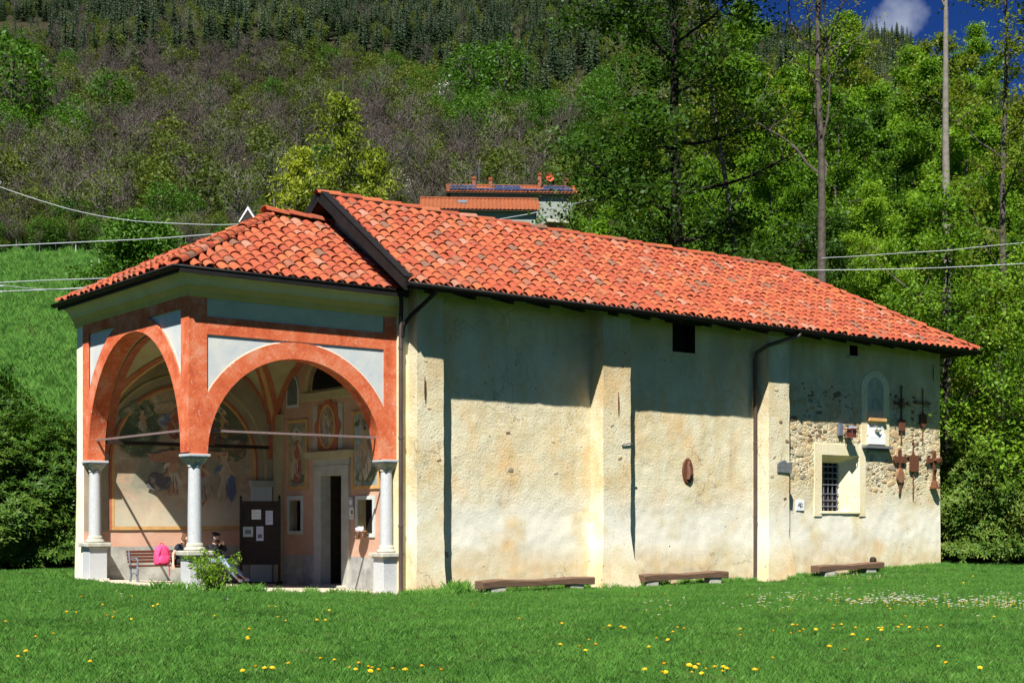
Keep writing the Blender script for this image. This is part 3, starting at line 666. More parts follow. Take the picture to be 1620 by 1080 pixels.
# columns, pedestals
def column(cx, cy, zb, zp, za, half=False):
    c = empty('column', (cx, cy, zb), parent=CH)
    h = zp-zb
    def sq(m, s, z0, z1): return m.box((-s, -s, z0), (s, s, z1))
    m = MB(); sq(m, .245, 0, h-.16); m.build('pedestal', M['granite'], c, bevel=.012)
    m = MB(); sq(m, .30, -.08, .07); m.build('pedestal_foot', M['stone'], c, bevel=.02)
    m = MB(); sq(m, .27, h-.16, h-.11); sq(m, .335, h-.11, h); m.build('pedestal_cap', M['stone'], c, bevel=.018)
    H_ = za-zb
    MB().lathe([(.24, h), (.255, h+.03), (.24, h+.07), (.2, h+.09), (.205, h+.13), (.185, h+.17), (.17, h+.19)], n=28).build('base', M['stone'], c, smooth=True)
    top = H_-.30
    MB().lathe([(.162, h+.19), (.163, h+.8), (.155, h+1.4), (.146, top)], n=28).build('shaft', M['granite'], c, smooth=True)
    m = MB(); m.lathe([(.165, top), (.165, top+.03), (.15, top+.05), (.15, top+.1), (.2, top+.16), (.24, top+.19)], n=28)
    for k in range(4):
        t = math.pi/4+k*math.pi/2
        m.hexa([(.10*math.cos(t)-.04*math.sin(t), .10*math.sin(t)+.04*math.cos(t), top+.02), (.10*math.cos(t)+.04*math.sin(t), .10*math.sin(t)-.04*math.cos(t), top+.02), (.17*math.cos(t)+.01*math.sin(t), .17*math.sin(t)-.01*math.cos(t), top+.02), (.17*math.cos(t)-.01*math.sin(t), .17*math.sin(t)+.01*math.cos(t), top+.02),
                (.2*math.cos(t)-.1*math.sin(t), .2*math.sin(t)+.1*math.cos(t), top+.2), (.2*math.cos(t)+.1*math.sin(t), .2*math.sin(t)-.1*math.cos(t), top+.2), (.3*math.cos(t)+.06*math.sin(t), .3*math.sin(t)-.06*math.cos(t), top+.2), (.3*math.cos(t)-.06*math.sin(t), .3*math.sin(t)+.06*math.cos(t), top+.2)])
    m.build('capital', M['stone'], c, bevel=.008)
    m = MB(); sq(m, .245, H_-.10, H_-.06); sq(m, .275, H_-.06, H_); m.build('abacus', M['granite'], c, bevel=.008)
column(.22, .22, -.1, .82, 3.08)
column(.22, 6.38, -.1, .93, 3.12)
column(5.53, .22, -.42, .70, 3.08)
# wall strip between the last column and the buttress
grid_wall('corner_strip', 5.752, 6.02, -.6, 7.5, lambda u, z, d: (u, -.06-d, z), step=.1, amp=.015, mat=M['pale'], seed=15)
MB().box((5.70, -.055, -.6), (5.752, .3, 7.4)).build('corner_strip', M['pale'], CH)
# green frieze field above the front band
MB().box((.44, .018, 6.33), (5.31, .04, 6.74)).build('frieze_field', M['cornice'], CH)
# tie rods
MB().box((.3, .18, 3.62), (5.45, .23, 3.67)).build('tie_rod', M['tie'], CH)
MB().box((.18, .3, 3.64), (.23, 6.3, 3.69)).build('tie_rod', M['tie'], CH)
MB().box((.35, 6.2, 3.58), (5.35, 6.28, 3.68)).build('tie_rod', M['wood_dark'], CH)
MB().bar((.3, .3, 3.5), (.3, .3, 3.1),    .04, .04).build('tie_anchor', M['tie'], CH)
MB().bar((.22, 6.25, 3.66), (.5, 6.3, 3.05), .04, .04).build('tie_anchor', M['tie'], CH)
# cornice round the porch, mitred
prof = [(0, 6.73), (.035, 6.76), (.05, 6.86), (.11, 6.97), (.12, 7.0), (.15, 7.06), (.22, 7.15), (.31, 7.22), (.33, 7.25), (.33, 7.33), (0, 7.33)]
m = MB(); V = []
for d, z in prof: V += [(XN-.02, -d-.002, z), (-d-.002, -d-.002, z), (-d-.002, 7.16+d*.3, z), (.6, 7.16+d*.3, z)]
m.add(V, [(4*j+i, 4*j+i+1, 4*j+5+i, 4*j+4+i) for j in range(len(prof)-1) for i in range(3)]); m.build('cornice', M['cornice'], CH)
# porch floor
m = MB(); fz = lambda x: -.05-.047*x
def slab(x0, x1, y0, y1): 
    g = .008; return MB().hexa([(x0+g, y0+g, fz(x0)-.2), (x1-g, y0+g, fz(x1)-.2), (x1-g, y1-g, fz(x1)-.2), (x0+g, y1-g, fz(x0)-.2), (x0+g, y0+g, fz(x0)), (x1-g, y0+g, fz(x1)), (x1-g, y1-g, fz(x1)), (x0+g, y1-g, fz(x0))])
M['floor'] = simple('floor_stone', (.42, .36, .26), (.56, .50, .38), 3, .4, .01, .9, .15)
xs = [-.35, .75, 1.9, 3.0, 4.1, 5.0, 5.74]; ys = [-.42, .5, 1.6, 2.7, 3.8, 4.9, 5.8, 6.58]
for a, b in zip(xs, xs[1:]):
    for c, d in zip(ys, ys[1:]): slab(a, b, c+rnd.uniform(-.02, .02)*(c < 0), d).build('floor_slab', M['floor'], CH, bevel=.01)
MB().hexa([(-.34, -.40, -.5), (5.74, -.40, -.7), (5.74, 6.57, -.7), (-.34, 6.57, -.5), (-.34, -.40, fz(-.34)-.015), (5.74, -.40, fz(5.74)-.015), (5.74, 6.57, fz(5.74)-.015), (-.34, 6.57, fz(-.34)-.015)]).build('floor_bed', M['stone'], CH)

# ---- roof
TINTS = [(.33, .066, .026), (.30, .056, .023), (.36, .082, .031), (.34, .074, .028), (.28, .050, .023), (.34, .10, .042), (.38, .095, .034), (.35, .13, .075), (.24, .085, .05), (.36, .155, .105), (.16, .08, .05), (.31, .060, .026)]
WT = [8, 9, 7, 8, 9, 4, 4, 2.2, 3.2, 1.4, 1.8, 9]
def tile_geo(r0=.150, r1=.118, h0=.105, h1=.085, ln=.47, th=.018, n=6):
    V = []; F = []
    for (yy, rr, hh) in ((0, r0, h0), (ln, r1, h1)):
        for t_ in (0, th):
            for i in range(n+1):
                a = math.pi*i/n; V.append((-(rr-t_)*math.cos(a), yy, (hh-t_)*math.sin(a)))
    k = n+1
    for i in range(n):
        F += [(i, i+1, 2*k+i+1, 2*k+i), (k+i+1, k+i, 3*k+i, 3*k+i+1), (i+1, i, k+i, k+i+1)]
    F += [(0, 2*k, 3*k, k), (n, k+n, 3*k+n, 2*k+n)]
    return np.array(V), F
TV, TF = tile_geo()
CV = TV*np.array([.95, 1, -.7])+np.array([0, 0, .03]); CF = [tuple(reversed(f)) for f in TF]
tile_meshes = []
for t in TINTS:
    m = MB(); m.add(TV, TF, tint=t); o = m.build('tile', M['tile'], smooth=True); tile_meshes.append(o.data); bpy.data.objects.remove(o)
tiles = []   # (matrix, tintindex, priority distance)
stuffV = {'nave': MB(), 'porch': MB()}
SP, EX = .345, .335
camv = Vector((CX, CY, EYE))
def slope(key, O, A, U, Lx, Lu, clip, show=True):
    """O eave origin, A along the eave, U up the slope (unit)"""
    O, A, U = Vector(O), Vector(A).normalized(), Vector(U).normalized(); N = A.cross(U)
    if N.z < 0: N = -N
    B = Matrix((A, U, N)).transposed().to_4x4()
    nr = int(Lu/EX)+1; nc = int(Lx/SP)+1
    for j in range(nr):
        for i in range(nc):
            a = (i+.5)*SP; u = j*EX
            sx = clip(u)
            for kind in (0, 1):
                aa = a+(SP/2 if kind else 0)
                if u > Lu-.12: continue
                u = min(u, Lu-.45); s2 = clip(u+.22)
                if not (s2[0]+.0 < aa < s2[1]-.0): continue
                jit = Matrix.Rotation(R(rnd.gauss(0, 2.3)), 4, 'Z') @ Matrix.Rotation(R(-2.6+rnd.gauss(0, .8)), 4, 'X')
                p = O+A*(aa+rnd.gauss(0, .008))+U*(u-.03+rnd.gauss(0, .024))+N*(.035+rnd.gauss(0, .004) if kind == 0 else .0)
                # one gentle sag of the old timbers
                p += N*(.03*mn.noise(Vector((p.x*.4, p.y*.4, p.z*.4))))
                Mx = Matrix.Translation(p) @ B @ jit
                ti = rnd.choices(range(len(TINTS)), WT)[0]
                if kind == 1:
                    stuffV[key].add([Mx @ Vector(v) for v in CV], CF, tint=tuple(c*.8 for c in TINTS[ti])); continue
                dist = (p-camv).length; facing = N.dot((camv-p).normalized())
                tiles.append((dist if (show and facing > 0) else 9999, Mx, ti, key))
def sheet_poly(name, pts, dz=-.03): MB().add([(x, y, z+dz) for x, y, z in pts], [tuple(range(len(pts)))]).build(name, M['underlay'], roofs[name.split('_')[0]] if False else CH)
NE, NZ, RZ, RY_ = 1.12, 7.44, 10.36, 3.15         # nave eave overhang, eave z, ridge z, ridge y
NX0, NX1, HX = 5.3, 29.25, 23.7
NR = empty('nave_roof', parent=CH); PR = empty('porch_roof', parent=CH)
BYN = 2*RY_+NE
s_n = Vector((0, RY_+NE, RZ-NZ)); Ln = s_n.length
slope('nave', (NX0, -NE, NZ), (1, 0, 0), s_n, NX1-NX0, Ln, lambda u: (0, (NX1-NX0)-(NX1-HX)*u/Ln))
slope('nave', (NX1, BYN, NZ), (-1, 0, 0), Vector((0, -(RY_+NE), RZ-NZ)), NX1-NX0, Ln, lambda u: ((NX1-HX)*u/Ln, NX1-NX0), show=False)
s_h = Vector((-(NX1-HX), 0, RZ-NZ)); Lh = s_h.length
slope('nave', (NX1, -NE, NZ), (0, 1, 0), s_h, BYN+NE, Lh, lambda u: ((RY_+NE)*u/Lh, (BYN+NE)-(RY_+NE)*u/Lh), show=False)
PF = .37
PE, PZ, PRZ, PAX, PRY = .5, 7.34, 9.62, 3.84, 3.3
PBY = 7.2
s_p = Vector((0, PRY+PF, PRZ-PZ)); Lp = s_p.length
slope('porch', (-PE, -PF, PZ), (1, 0, 0), s_p, 5.75+PE, Lp, lambda u: ((PAX+PE)*u/Lp, 5.72+PE))
slope('porch', (5.72, PBY, PZ), (-1, 0, 0), Vector((0, -(PRY+PF), PRZ-PZ)), 5.72+PE, Lp, lambda u: (0, 5.72+PE-(PAX+PE)*u/Lp), show=False)
s_q = Vector((PAX+PE, 0, PRZ-PZ)); Lq = s_q.length
slope('porch', (-PE, PBY, PZ), (0, -1, 0), s_q, PBY+PF, Lq, lambda u: ((PBY-PRY)*u/Lq, (PBY+PF)-(PRY+PF)*u/Lq))
tiles.sort(key=lambda t: t[0])
for k, (d, Mx, ti, key) in enumerate(tiles):
    if k < 300 and d < 9000:
        o = bpy.data.objects.new('tile', tile_meshes[ti]); COL.objects.link(o); o.parent = NR if key == 'nave' else PR; o.matrix_local = Mx
    else:
        v4 = np.c_[TV, np.ones(len(TV))] @ np.array(Mx).T; stuffV[key].add(v4[:, :3], TF, tint=TINTS[ti])
for key, par in (('nave', NR), ('porch', PR)):
    tag(stuffV[key].build('roof_tiles', M['tile'], par, smooth=True), kind='stuff')
def poly(name, pts, par, mat='underlay'):
    MB().add(pts, [tuple(range(len(pts)))]).build(name, M[mat], par)
m = MB(); dz = -.07
a, b, c, d, e, f_ = (NX0, -NE, NZ+dz), (NX1, -NE, NZ+dz), (HX, RY_, RZ+dz), (NX0, RY_, RZ+dz), (NX1, BYN, NZ+dz), (NX0, BYN, NZ+dz)
m.add([a, b, c, d, e, f_], [(0, 1, 2, 3), (1, 4, 2), (4, 5, 3, 2)]); o = m.build('roof_deck', M['underlay'], NR); md = o.modifiers.new('s', 'SOLIDIFY'); md.thickness = .05; md.offset = -1
m = MB(); a, b, c, d, e, f_ = (-PE, -PF, PZ+dz), (5.74, -PE, PZ+dz), (5.74, PRY, PRZ+dz), (PAX, PRY, PRZ+dz), (-PE, PBY, PZ+dz), (5.74, PBY, PZ+dz)
m.add([a, b, c, d, e, f_], [(0, 1, 2, 3), (0, 3, 4), (4, 3, 2, 5)]); o = m.build('roof_deck', M['underlay'], PR); md = o.modifiers.new('s', 'SOLIDIFY'); md.thickness = .05; md.offset = -1
# nave soffit
m = MB(); m.add([(NX0, -NE+.02, NZ-.13), (NX1-.05, -NE+.02, NZ-.13), (NX1-.05, .0, NZ+.16), (NX0, .0, NZ+.16)], [(0, 1, 2, 3)])
m.add([(L, -.02, NZ+.02), (NX1-.03, -NE, NZ-.13), (NX1-.03, BYN, NZ-.13), (L, W, NZ+.02)], [(0, 1, 2, 3)]); m.build('soffit', M['wood_dark'], NR)
# rafter ends
for k in range(19):
    x = 6.3+k*1.24; MB().bar((x, -.02, NZ+.10), (x, -NE+.25, NZ-.14), .12, .11).build('rafter_end', M['wood_dark'], NR)
# ridge and hip caps
def caps(path_a, path_b, par, step=.66, r=.17, name='ridge_tile'):
    a, b = Vector(path_a), Vector(path_b); n_ = max(1, round((b-a).length/step)); d = (b-a).normalized(); ln = (b-a).length/n_
    yax = d; xax = d.cross(Vector((0, 0, 1))).normalized(); zax = xax.cross(yax)
    Bm = Matrix((xax, yax, zax)).transposed().to_4x4()
    for i in range(n_):
        ti = rnd.choices(range(len(TINTS)), WT)[0]
        p = a+d*(ln*i)+Vector((0, 0, .05+rnd.gauss(0, .008)))+Vector((0, 0, .02*mn.noise(Vector((i*.7, 0, 1)))))
        o = bpy.data.objects.new(name, cap_meshes[ti]); COL.objects.link(o); o.parent = par
        o.matrix_local = Matrix.Translation(p) @ Bm @ Matrix.Rotation(R(rnd.gauss(0, 1.5)), 4, 'Z') @ Matrix.Rotation(R(-2.0), 4, 'X') @ Matrix.Diagonal((r/.15, ln*1.14/.47, r/.13, 1))
cap_meshes = tile_meshes
caps((HX, RY_, RZ), (NX0-.1, RY_, RZ), NR)
caps((NX1+.05, -NE, NZ+.02), (HX, RY_, RZ), NR, .52); caps((NX1, BYN, NZ), (HX, RY_, RZ), NR, .52)
caps((-PE, -PF, PZ+.02), (PAX, PRY, PRZ), PR, .42, .17); caps((-PE, PBY, PZ+.02), (PAX, PRY, PRZ), PR, .42, .15); caps((PAX-.2, PRY, PRZ+.08), (5.7, PRY, PRZ+.03), PR, .6, .19)
# mortar line under the ridge
MB().tube([(NX0, RY_, RZ+.0), (HX, RY_, RZ+.0)], .12, 8).build('ridge_mortar', M['stone'], NR)
# bargeboards on the gable
def barge(y0, z0, y1, z1):
    m = MB(); x0, x1 = NX0-.10, NX0-.02
    m.prism([(y0, z0-.20), (y0, z0+.13), (y1, z1+.17), (y1, z1-.17)], lambda a, b, d: (d, a, b), x0, x1); return m.build('bargeboard', M['metal_dark'], NR)
barge(-NE-.02, NZ, RY_, RZ); barge(BYN+.02, NZ, RY_, RZ)
m = MB(); m.hexa([(NX0-.1, -NE-.02, NZ+.10), (NX0+.14, -NE-.02, NZ+.10), (NX0+.14, RY_, RZ+.14), (NX0-.1, RY_, RZ+.14), (NX0-.1, -NE-.02, NZ+.16), (NX0+.14, -NE-.02, NZ+.16), (NX0+.14, RY_, RZ+.2), (NX0-.1, RY_, RZ+.2)]); m.build('verge_flashing', M['metal_dark'], NR)
MB().add([(NX0-.06, -NE, NZ-.19), (XN, -.3, NZ+.35), (XN, RY_, RZ-.25), (NX0-.06, RY_, RZ-.19)], [(0, 1, 2, 3)]).build('gable_soffit', M['wood_dark'], NR)
# gutters
def gutter(pts, par, r=.085, name='gutter', face=.0):
    m = MB(); pts = [Vector(p) for p in pts]
    pr = [(math.cos(math.pi+math.pi*i/8)*r, math.sin(math.pi+math.pi*i/8)*r) for i in range(9)]
    V = []
    for i, p in enumerate(pts):
        d0 = (pts[i]-pts[i-1]).normalized() if i else (pts[1]-pts[0]).normalized(); d1 = (pts[i+1]-pts[i]).normalized() if i < len(pts)-1 else d0
        n0 = Vector((d0.y, -d0.x, 0)); n1 = Vector((d1.y, -d1.x, 0)); nn = (n0+n1); nn = nn/nn.length**2*2 if i not in (0, len(pts)-1) else n0
        V += [p+nn*a+Vector((0, 0, b)) for a, b in pr]
    m.add(V, [(9*j+i, 9*j+i+1, 9*j+10+i, 9*j+9+i) for j in range(len(pts)-1) for i in range(8)])
    o = m.build(name, M['metal_dark'], par, smooth=True); md = o.modifiers.new('s', 'SOLIDIFY'); md.thickness = .012
    return o
gutter([(NX0-.05, -NE-.06, NZ+.0), (NX1+.06, -NE-.06, NZ+.0)], NR, .09)
MB().box((NX0, -NE-.0, NZ-.14), (NX1, -NE+.035, NZ+.03)).build('fascia', M['metal_dark'], NR)
gutter([(5.74, -PF-.06, PZ-.0), (-PE-.06, -PF-.06, PZ-.0), (-PE-.06, PBY+.1, PZ-.0)], PR, .085)
m = MB(); m.box((-PE+.02, -PE, PZ-.16), (5.74, -PE+.04, PZ+.02)); m.box((-PE, -PF, PZ-.165), (-PE+.04, PBY, PZ+.018)); m.build('fascia', M['metal_dark'], PR)
MB().add([(-PE+.03, -PF+.03, PZ-.1), (5.74, -PF+.03, PZ-.1), (5.74, -.3, PZ-.04), (-.3, -.3, PZ-.04), (-.3, PBY, PZ-.04), (-PE+.03, PBY, PZ-.1)], [(0, 1, 2, 3), (0, 3, 4, 5)]).build('soffit', M['wood_dark'], PR)
# downpipes
def pipe(path, par, r=.05, name='downpipe', mat='brown_pipe'):
    return MB().tube(path, r, 12).build(name, M[mat], par, smooth=True)
pipe([(5.72, -.17, 6.75), (5.72, -.17, 3.2), (5.72, -.17, -.45)], CH, .055)
for z in (1.35, 3.6, 5.9): MB().lathe([(.068, 0), (.068, .06)], (5.72, -.17, z), 12).build('pipe_clamp', M['brown_pipe'], CH)
pipe([(5.55, -PF-.06, PZ-.08), (5.6, -.38, 7.0), (5.72, -.17, 6.75)], CH, .055, 'pipe_elbow', 'metal_dark')
pipe([(6.1, -NE-.06, NZ-.08), (6.08, -1.1, 7.2), (5.86, -.45, 6.75), (5.76, -.22, 6.5), (5.74, -.2, 6.2)], CH, .055, 'pipe_elbow', 'metal_dark')
pipe([(19.85, -NE-.06, NZ-.1), (19.8, -1.2, 7.25), (19.1, -.5, 6.95), (18.98, -.16, 6.75), (18.97, -.12, 6.5), (18.97, -.12, 3), (18.97, -.12, -.45)], CH, .06)
for z in (1.6, 3.9, 5.6): MB().lathe([(.072, 0), (.072, .05)], (18.97, -.12, z), 12).build('pipe_clamp', M['brown_pipe'], CH)
# ------------------------------------------------------------------ vegetation
nr = np.random.RandomState(5)
def leafmat(name, stops, tr=.35, isl=.25, sc=.35, spec=.25):
    n = NT(name); p = n.pos(); f = n.math('ADD', n.math('MULTIPLY', n.noise(p, sc, 3), .55), n.math('MULTIPLY', n.rand(), .25))
    f = n.math('ADD', f, n.math('MULTIPLY', n.island(), isl))
    return n.leafdone(n.ramp(f, stops), tr, .55, spec)
LM = {
 'spring': leafmat('spring_leaves', [(.28, (.045, .11, .010)), (.45, (.13, .27, .018)), (.75, (.27, .43, .035))], .5),
 'olive': leafmat('young_olive_leaves', [(.25, (.08, .12, .014)), (.5, (.17, .24, .022)), (.8, (.27, .29, .03))], .5),
 'dark': leafmat('alder_leaves', [(.25, (.028, .070, .010)), (.5, (.055, .125, .014)), (.8, (.10, .19, .02))], .4),
 'hedge': leafmat('laurel_leaves', [(.2, (.014, .042, .006)), (.45, (.032, .085, .008)), (.72, (.085, .165, .016)), (.95, (.15, .20, .03))], .25, .45, .8, .2),
 'gold': leafmat('golden_needles', [(.2, (.09, .13, .014)), (.45, (.23, .30, .024)), (.75, (.40, .44, .04))], .45),
 'needle': leafmat('spruce_needles', [(.3, (.009, .024, .007)), (.55, (.016, .038, .010)), (.85, (.045, .072, .016))], .08, .2, .02),
 'far_green': leafmat('far_green_leaves', [(.3, (.055, .085, .014)), (.55, (.10, .14, .022)), (.85, (.16, .20, .032))], .4, .25, .02),
 'far_bright': leafmat('far_bright_leaves', [(.3, (.04, .11, .012)), (.6, (.07, .17, .015)), (.9, (.10, .21, .02))], .35, .25, .02),
 'twigs': leafmat('bare_twigs', [(.3, (.052, .043, .036)), (.55, (.084, .070, .059)), (.8, (.125, .11, .095))], .0, .3, .02, .1),
 'white': leafmat('white_blossom', [(.3, (.30, .31, .27)), (.8, (.55, .55, .5))], .2),
}
BK = simple('grey_bark', (.055, .048, .040), (.12, .105, .085), 7, .8, .03, .95, .1)
BKD = simple('dark_bark', (.018, .015, .013), (.040, .033, .028), 7, .8, .03, .95, .1)
BKP = simple('pale_bark', (.13, .12, .10), (.24, .22, .19), 4, .5, .02, .9, .1)
def leaves(C, size, mat, name, asp=.55, flat=0., jitter=.35):
    """one diamond leaf per centre"""
    n = len(C); C = np.asarray(C, 'f'); u = nr.normal(size=(n, 3)); u[:, 2] *= (1-flat*.6); u /= np.linalg.norm(u, axis=1)[:, None]
    w_ = nr.normal(size=(n, 3)); w_[:, 2] += flat*3; v = np.cross(w_, u); v /= np.linalg.norm(v, axis=1)[:, None]+1e-9
    s = (size*(1+jitter*nr.uniform(-1, 1, n)))[:, None]
    V = np.stack([C-u*s*.5, C-v*s*.5*asp, C+u*s*.5, C+v*s*.5*asp], 1).reshape(-1, 3)
    return npmesh(name, V, np.arange(4*n).reshape(n, 4), mat)
def grow(h, r0, base=.3, limbs=14, reach=.32, up=.5, seed=0, sub=6, lean=(0, 0), twig=3, top=1.0, wig=.02, reachf=None):
    """a tapered trunk, curved limbs, sub branches; returns (MB wood, leaf anchor points)"""
    r_ = random.Random(seed); m = MB(); anchors = []
    path = []; x = y = 0
    for i in range(13):
        t = i/12; path.append(Vector((x+lean[0]*h*t, y+lean[1]*h*t, h*t*top))); x += r_.gauss(0, wig*h*.25); y += r_.gauss(0, wig*h*.25)
    m.tube(path, [r0*(1-.86*(i/12))*(1+.25*(i == 0)) for i in range(13)], 9)
    def at(t):
        f = t*12; i = min(11, int(f)); return path[i].lerp(path[i+1], f-i)
    for k in range(limbs):
        t = base+(1-base)*(k+r_.random()*.8)/limbs; t = min(t, .97); a = k*2.4+r_.uniform(-.5, .5); p = at(t)
        rr = (reachf(t) if reachf else (1-.75*((t-base)/(1-base))**1.3))*reach*h*r_.uniform(.7, 1.15)
        el = up*(.5+t*.7)*r_.uniform(.6, 1.4); d = Vector((math.cos(a), math.sin(a), math.tan(min(1.3, el)))).normalized()
        lp = [p]; q = p.copy(); dd = d.copy(); ns = 6
        for i in range(ns):
            dd = (dd+Vector((r_.gauss(0, .16), r_.gauss(0, .16), r_.gauss(.02, .12)))).normalized(); q = q+dd*rr/ns; lp.append(q.copy())
        rb = r0*(1-.86*t)*.45; m.tube(lp, [max(.012, rb*(1-.85*i/ns)) for i in range(ns+1)], 5, cap=False)
        for j in range(sub):
            f = .25+.75*(j+r_.random())/sub; i = min(ns-1, int(f*ns)); s_ = lp[i].lerp(lp[i+1], f*ns-i) if f < 1 else lp[-1]
            d2 = (lp[i+1]-lp[i]).normalized(); d2 = (d2*.7+Vector((r_.gauss(0, .7), r_.gauss(0, .7), r_.gauss(.1, .4)))).normalized(); l2 = rr*r_.uniform(.25, .5)
            e1 = s_+d2*l2*.5; e2 = e1+(d2+Vector((r_.gauss(0, .25), r_.gauss(0, .25), r_.gauss(0, .25)))).normalized()*l2*.5
            m.tube([s_, e1, e2], [rb*.3+.008, rb*.2+.006, .006], 4, cap=False)
            for _ in range(twig):
                f2 = r_.uniform(.2, 1); s3 = s_.lerp(e1, f2*2) if f2 < .5 else e1.lerp(e2, f2*2-1)
                e3 = s3+Vector((r_.gauss(0, 1), r_.gauss(0, 1), r_.gauss(.2, .7))).normalized()*l2*.35
                m.tube([s3, e3], [.010, .004], 3, cap=False); anchors += [s3.lerp(e3, .5), e3]
            anchors.append(e2)
    return m, anchors
def crown_pts(anchors, per, spread):
    A = np.array([tuple(a) for a in anchors]); C = np.repeat(A, per, 0); return C+nr.normal(size=C.shape)*spread*np.array([1, 1, .55])
def tree_proto(name, h, r0, mat, bark, leaf=.2, per=14, spread=.4, flat=.5, **kw):
    m, an = grow(h, r0, **kw); o = m.build('trunk', bark, smooth=True); tm = o.data; bpy.data.objects.remove(o)
    cm = leaves(crown_pts(an, per, spread), leaf, mat, 'crown', flat=flat) if per else None
    return tm, cm
def place_tree(proto, name, x, y, label, cat='tree', group=None, s=1, rz=0, z=None, sz=None, sink=.3):
    t = empty(name, (x, y, (G(x, y) if z is None else z)-sink), rz); t.scale = (s, s, sz or s)
    link('trunk', proto[0], t)
    if proto[1]: link('crown', proto[1], t)
    tag(t, label, cat, group); return t
PRT = {
 'a': tree_proto('a', 19, .24, LM['spring'], BK, .21, 30, .36, base=.12, limbs=24, reach=.26, up=.5, seed=3, sub=6),
 'b': tree_proto('b', 17, .22, LM['spring'], BKD, .21, 30, .36, base=.08, limbs=24, reach=.30, up=.35, seed=9, sub=6),
 'c': tree_proto('c', 18, .22, LM['olive'], BK, .20, 20, .32, base=.15, limbs=22, reach=.24, up=.6, seed=14, sub=6),
 'd': tree_proto('d', 15, .2, LM['dark'], BKD, .2, 28, .36, base=.08, limbs=22, reach=.30, up=.4, seed=21, sub=6),
}
# the wood on the slope behind the chapel: every tree its own thing
spots = []
r2 = random.Random(11)
for row, (s0, n_) in enumerate(((61, 9), (70, 11), (81, 12), (94, 13), (110, 14), (128, 14), (150, 14))):
    a0 = 925 if row < 2 else (930 if row < 4 else 975)
    for i in range(n_):
        px = lerp(a0, 1760, (i+.5)/n_)+r2.uniform(-28, 28); s = s0+r2.uniform(-4, 4)
        kk = r2.choices('abcd', [5, 4.5, 3 if px < 1500 else 5, 1.5 if px > 1080 else 4])[0]
        h = (.62 if row < 2 else .84)*r2.uniform(.8, 1.2)
        if px < 960: h *= .72
        if row >= 4 and px > 1120: h *= 1.3
        if px > 1560 and row > 2: h *= .75
        spots.append((px, s, kk, h))
desc = {'a': ('tall bright green broadleaf tree in the wood behind the chapel', 'bright green broadleaf trees behind the chapel'),
        'b': ('spreading fresh green tree with low boughs in the wood behind the chapel', 'low spreading green trees behind the chapel'),
        'c': ('yellow olive tree with thin young leaves in the wood behind the chapel', 'olive coloured young trees behind the chapel'),
        'd': ('dark green alder tree in the wood behind the chapel', 'dark green trees behind the chapel')}
for px, s, kk, h in spots:
    x, y = atS(px, s); place_tree(PRT[kk], 'broadleaf_tree', x, y, desc[kk][0], 'tree', desc[kk][1], s=h, rz=r2.uniform(0, 6.28), sz=h*r2.uniform(.95, 1.15))
# trees one can single out
m1 = tree_proto('big', 27, .42, LM['dark'], BKD, .21, 22, .5, flat=.7, base=.22, limbs=26, reach=.25, up=.22, seed=5, sub=8, twig=4, wig=.012, reachf=lambda t: 1.0-.35*t)
x, y = atS(1052, 58); place_tree(m1, 'alder_tree', x, y, 'big dark trunked alder with wide thin leafed boughs behind the chapel roof', s=1, z=.5)
m2 = tree_proto('pole', 30, .27, LM['dark'], BKP, .16, 4, .2, base=.72, limbs=9, reach=.12, up=.9, seed=8, sub=3, wig=.004)
x, y = atS(1500, 58); place_tree(m2, 'bare_trunk_tree', x, y, 'straight pale grey tree with branchless trunk, tallest at the right', s=1, z=0)
m3 = tree_proto('fork', 28, .26, LM['olive'], BK, .15, 4, .2, base=.5, limbs=15, reach=.24, up=1.0, seed=31, sub=6, twig=3, wig=.006)
x, y = atS(1305, 55); place_tree(m3, 'forked_tree', x, y, 'bare grey barked tree forking high above the chapel ridge', s=1, z=0)
m4 = tree_proto('lean', 27, .2, LM['olive'], BKP, .16, 6, .22, base=.45, limbs=14, reach=.17, up=.8, seed=41, sub=5, lean=(-.12, .1), wig=.012)
x, y = atS(1240, 60); place_tree(m4, 'leaning_tree', x, y, 'thin leaning tree with pale broken upper trunk behind the roof', s=1, z=0)
m5 = tree_proto('thin', 27, .24, LM['olive'], BK, .18, 12, .28, base=.25, limbs=18, reach=.2, up=.7, seed=51, sub=6, wig=.012)
x, y = atS(1590, 60); place_tree(m5, 'slender_tree', x, y, 'slender grey trunked tree with sparse leaves at the right edge', s=1, z=0)
m6 = tree_proto('y', 14, .13, LM['spring'], BKD, .18, 16, .4, base=.15, limbs=16, reach=.3, up=.7, seed=61, sub=5, wig=.02)
x, y = atS(1505, 55); place_tree(m6, 'young_tree', x, y, 'young green tree with forked dark trunk just behind the roof corner', s=1, z=0)
x, y = atS(1580, 56); place_tree((m6[0], PRT['c'][1]), 'shrubby_tree', x, y, 'shrubby yellow green tree above the laurel hedge on the right', s=.62, rz=2, z=0)
x, y = atS(1640, 50); place_tree(m6, 'shrubby_tree', x, y, 'leafy green tree cut by the right edge of the photo', s=.8, rz=4, z=0)
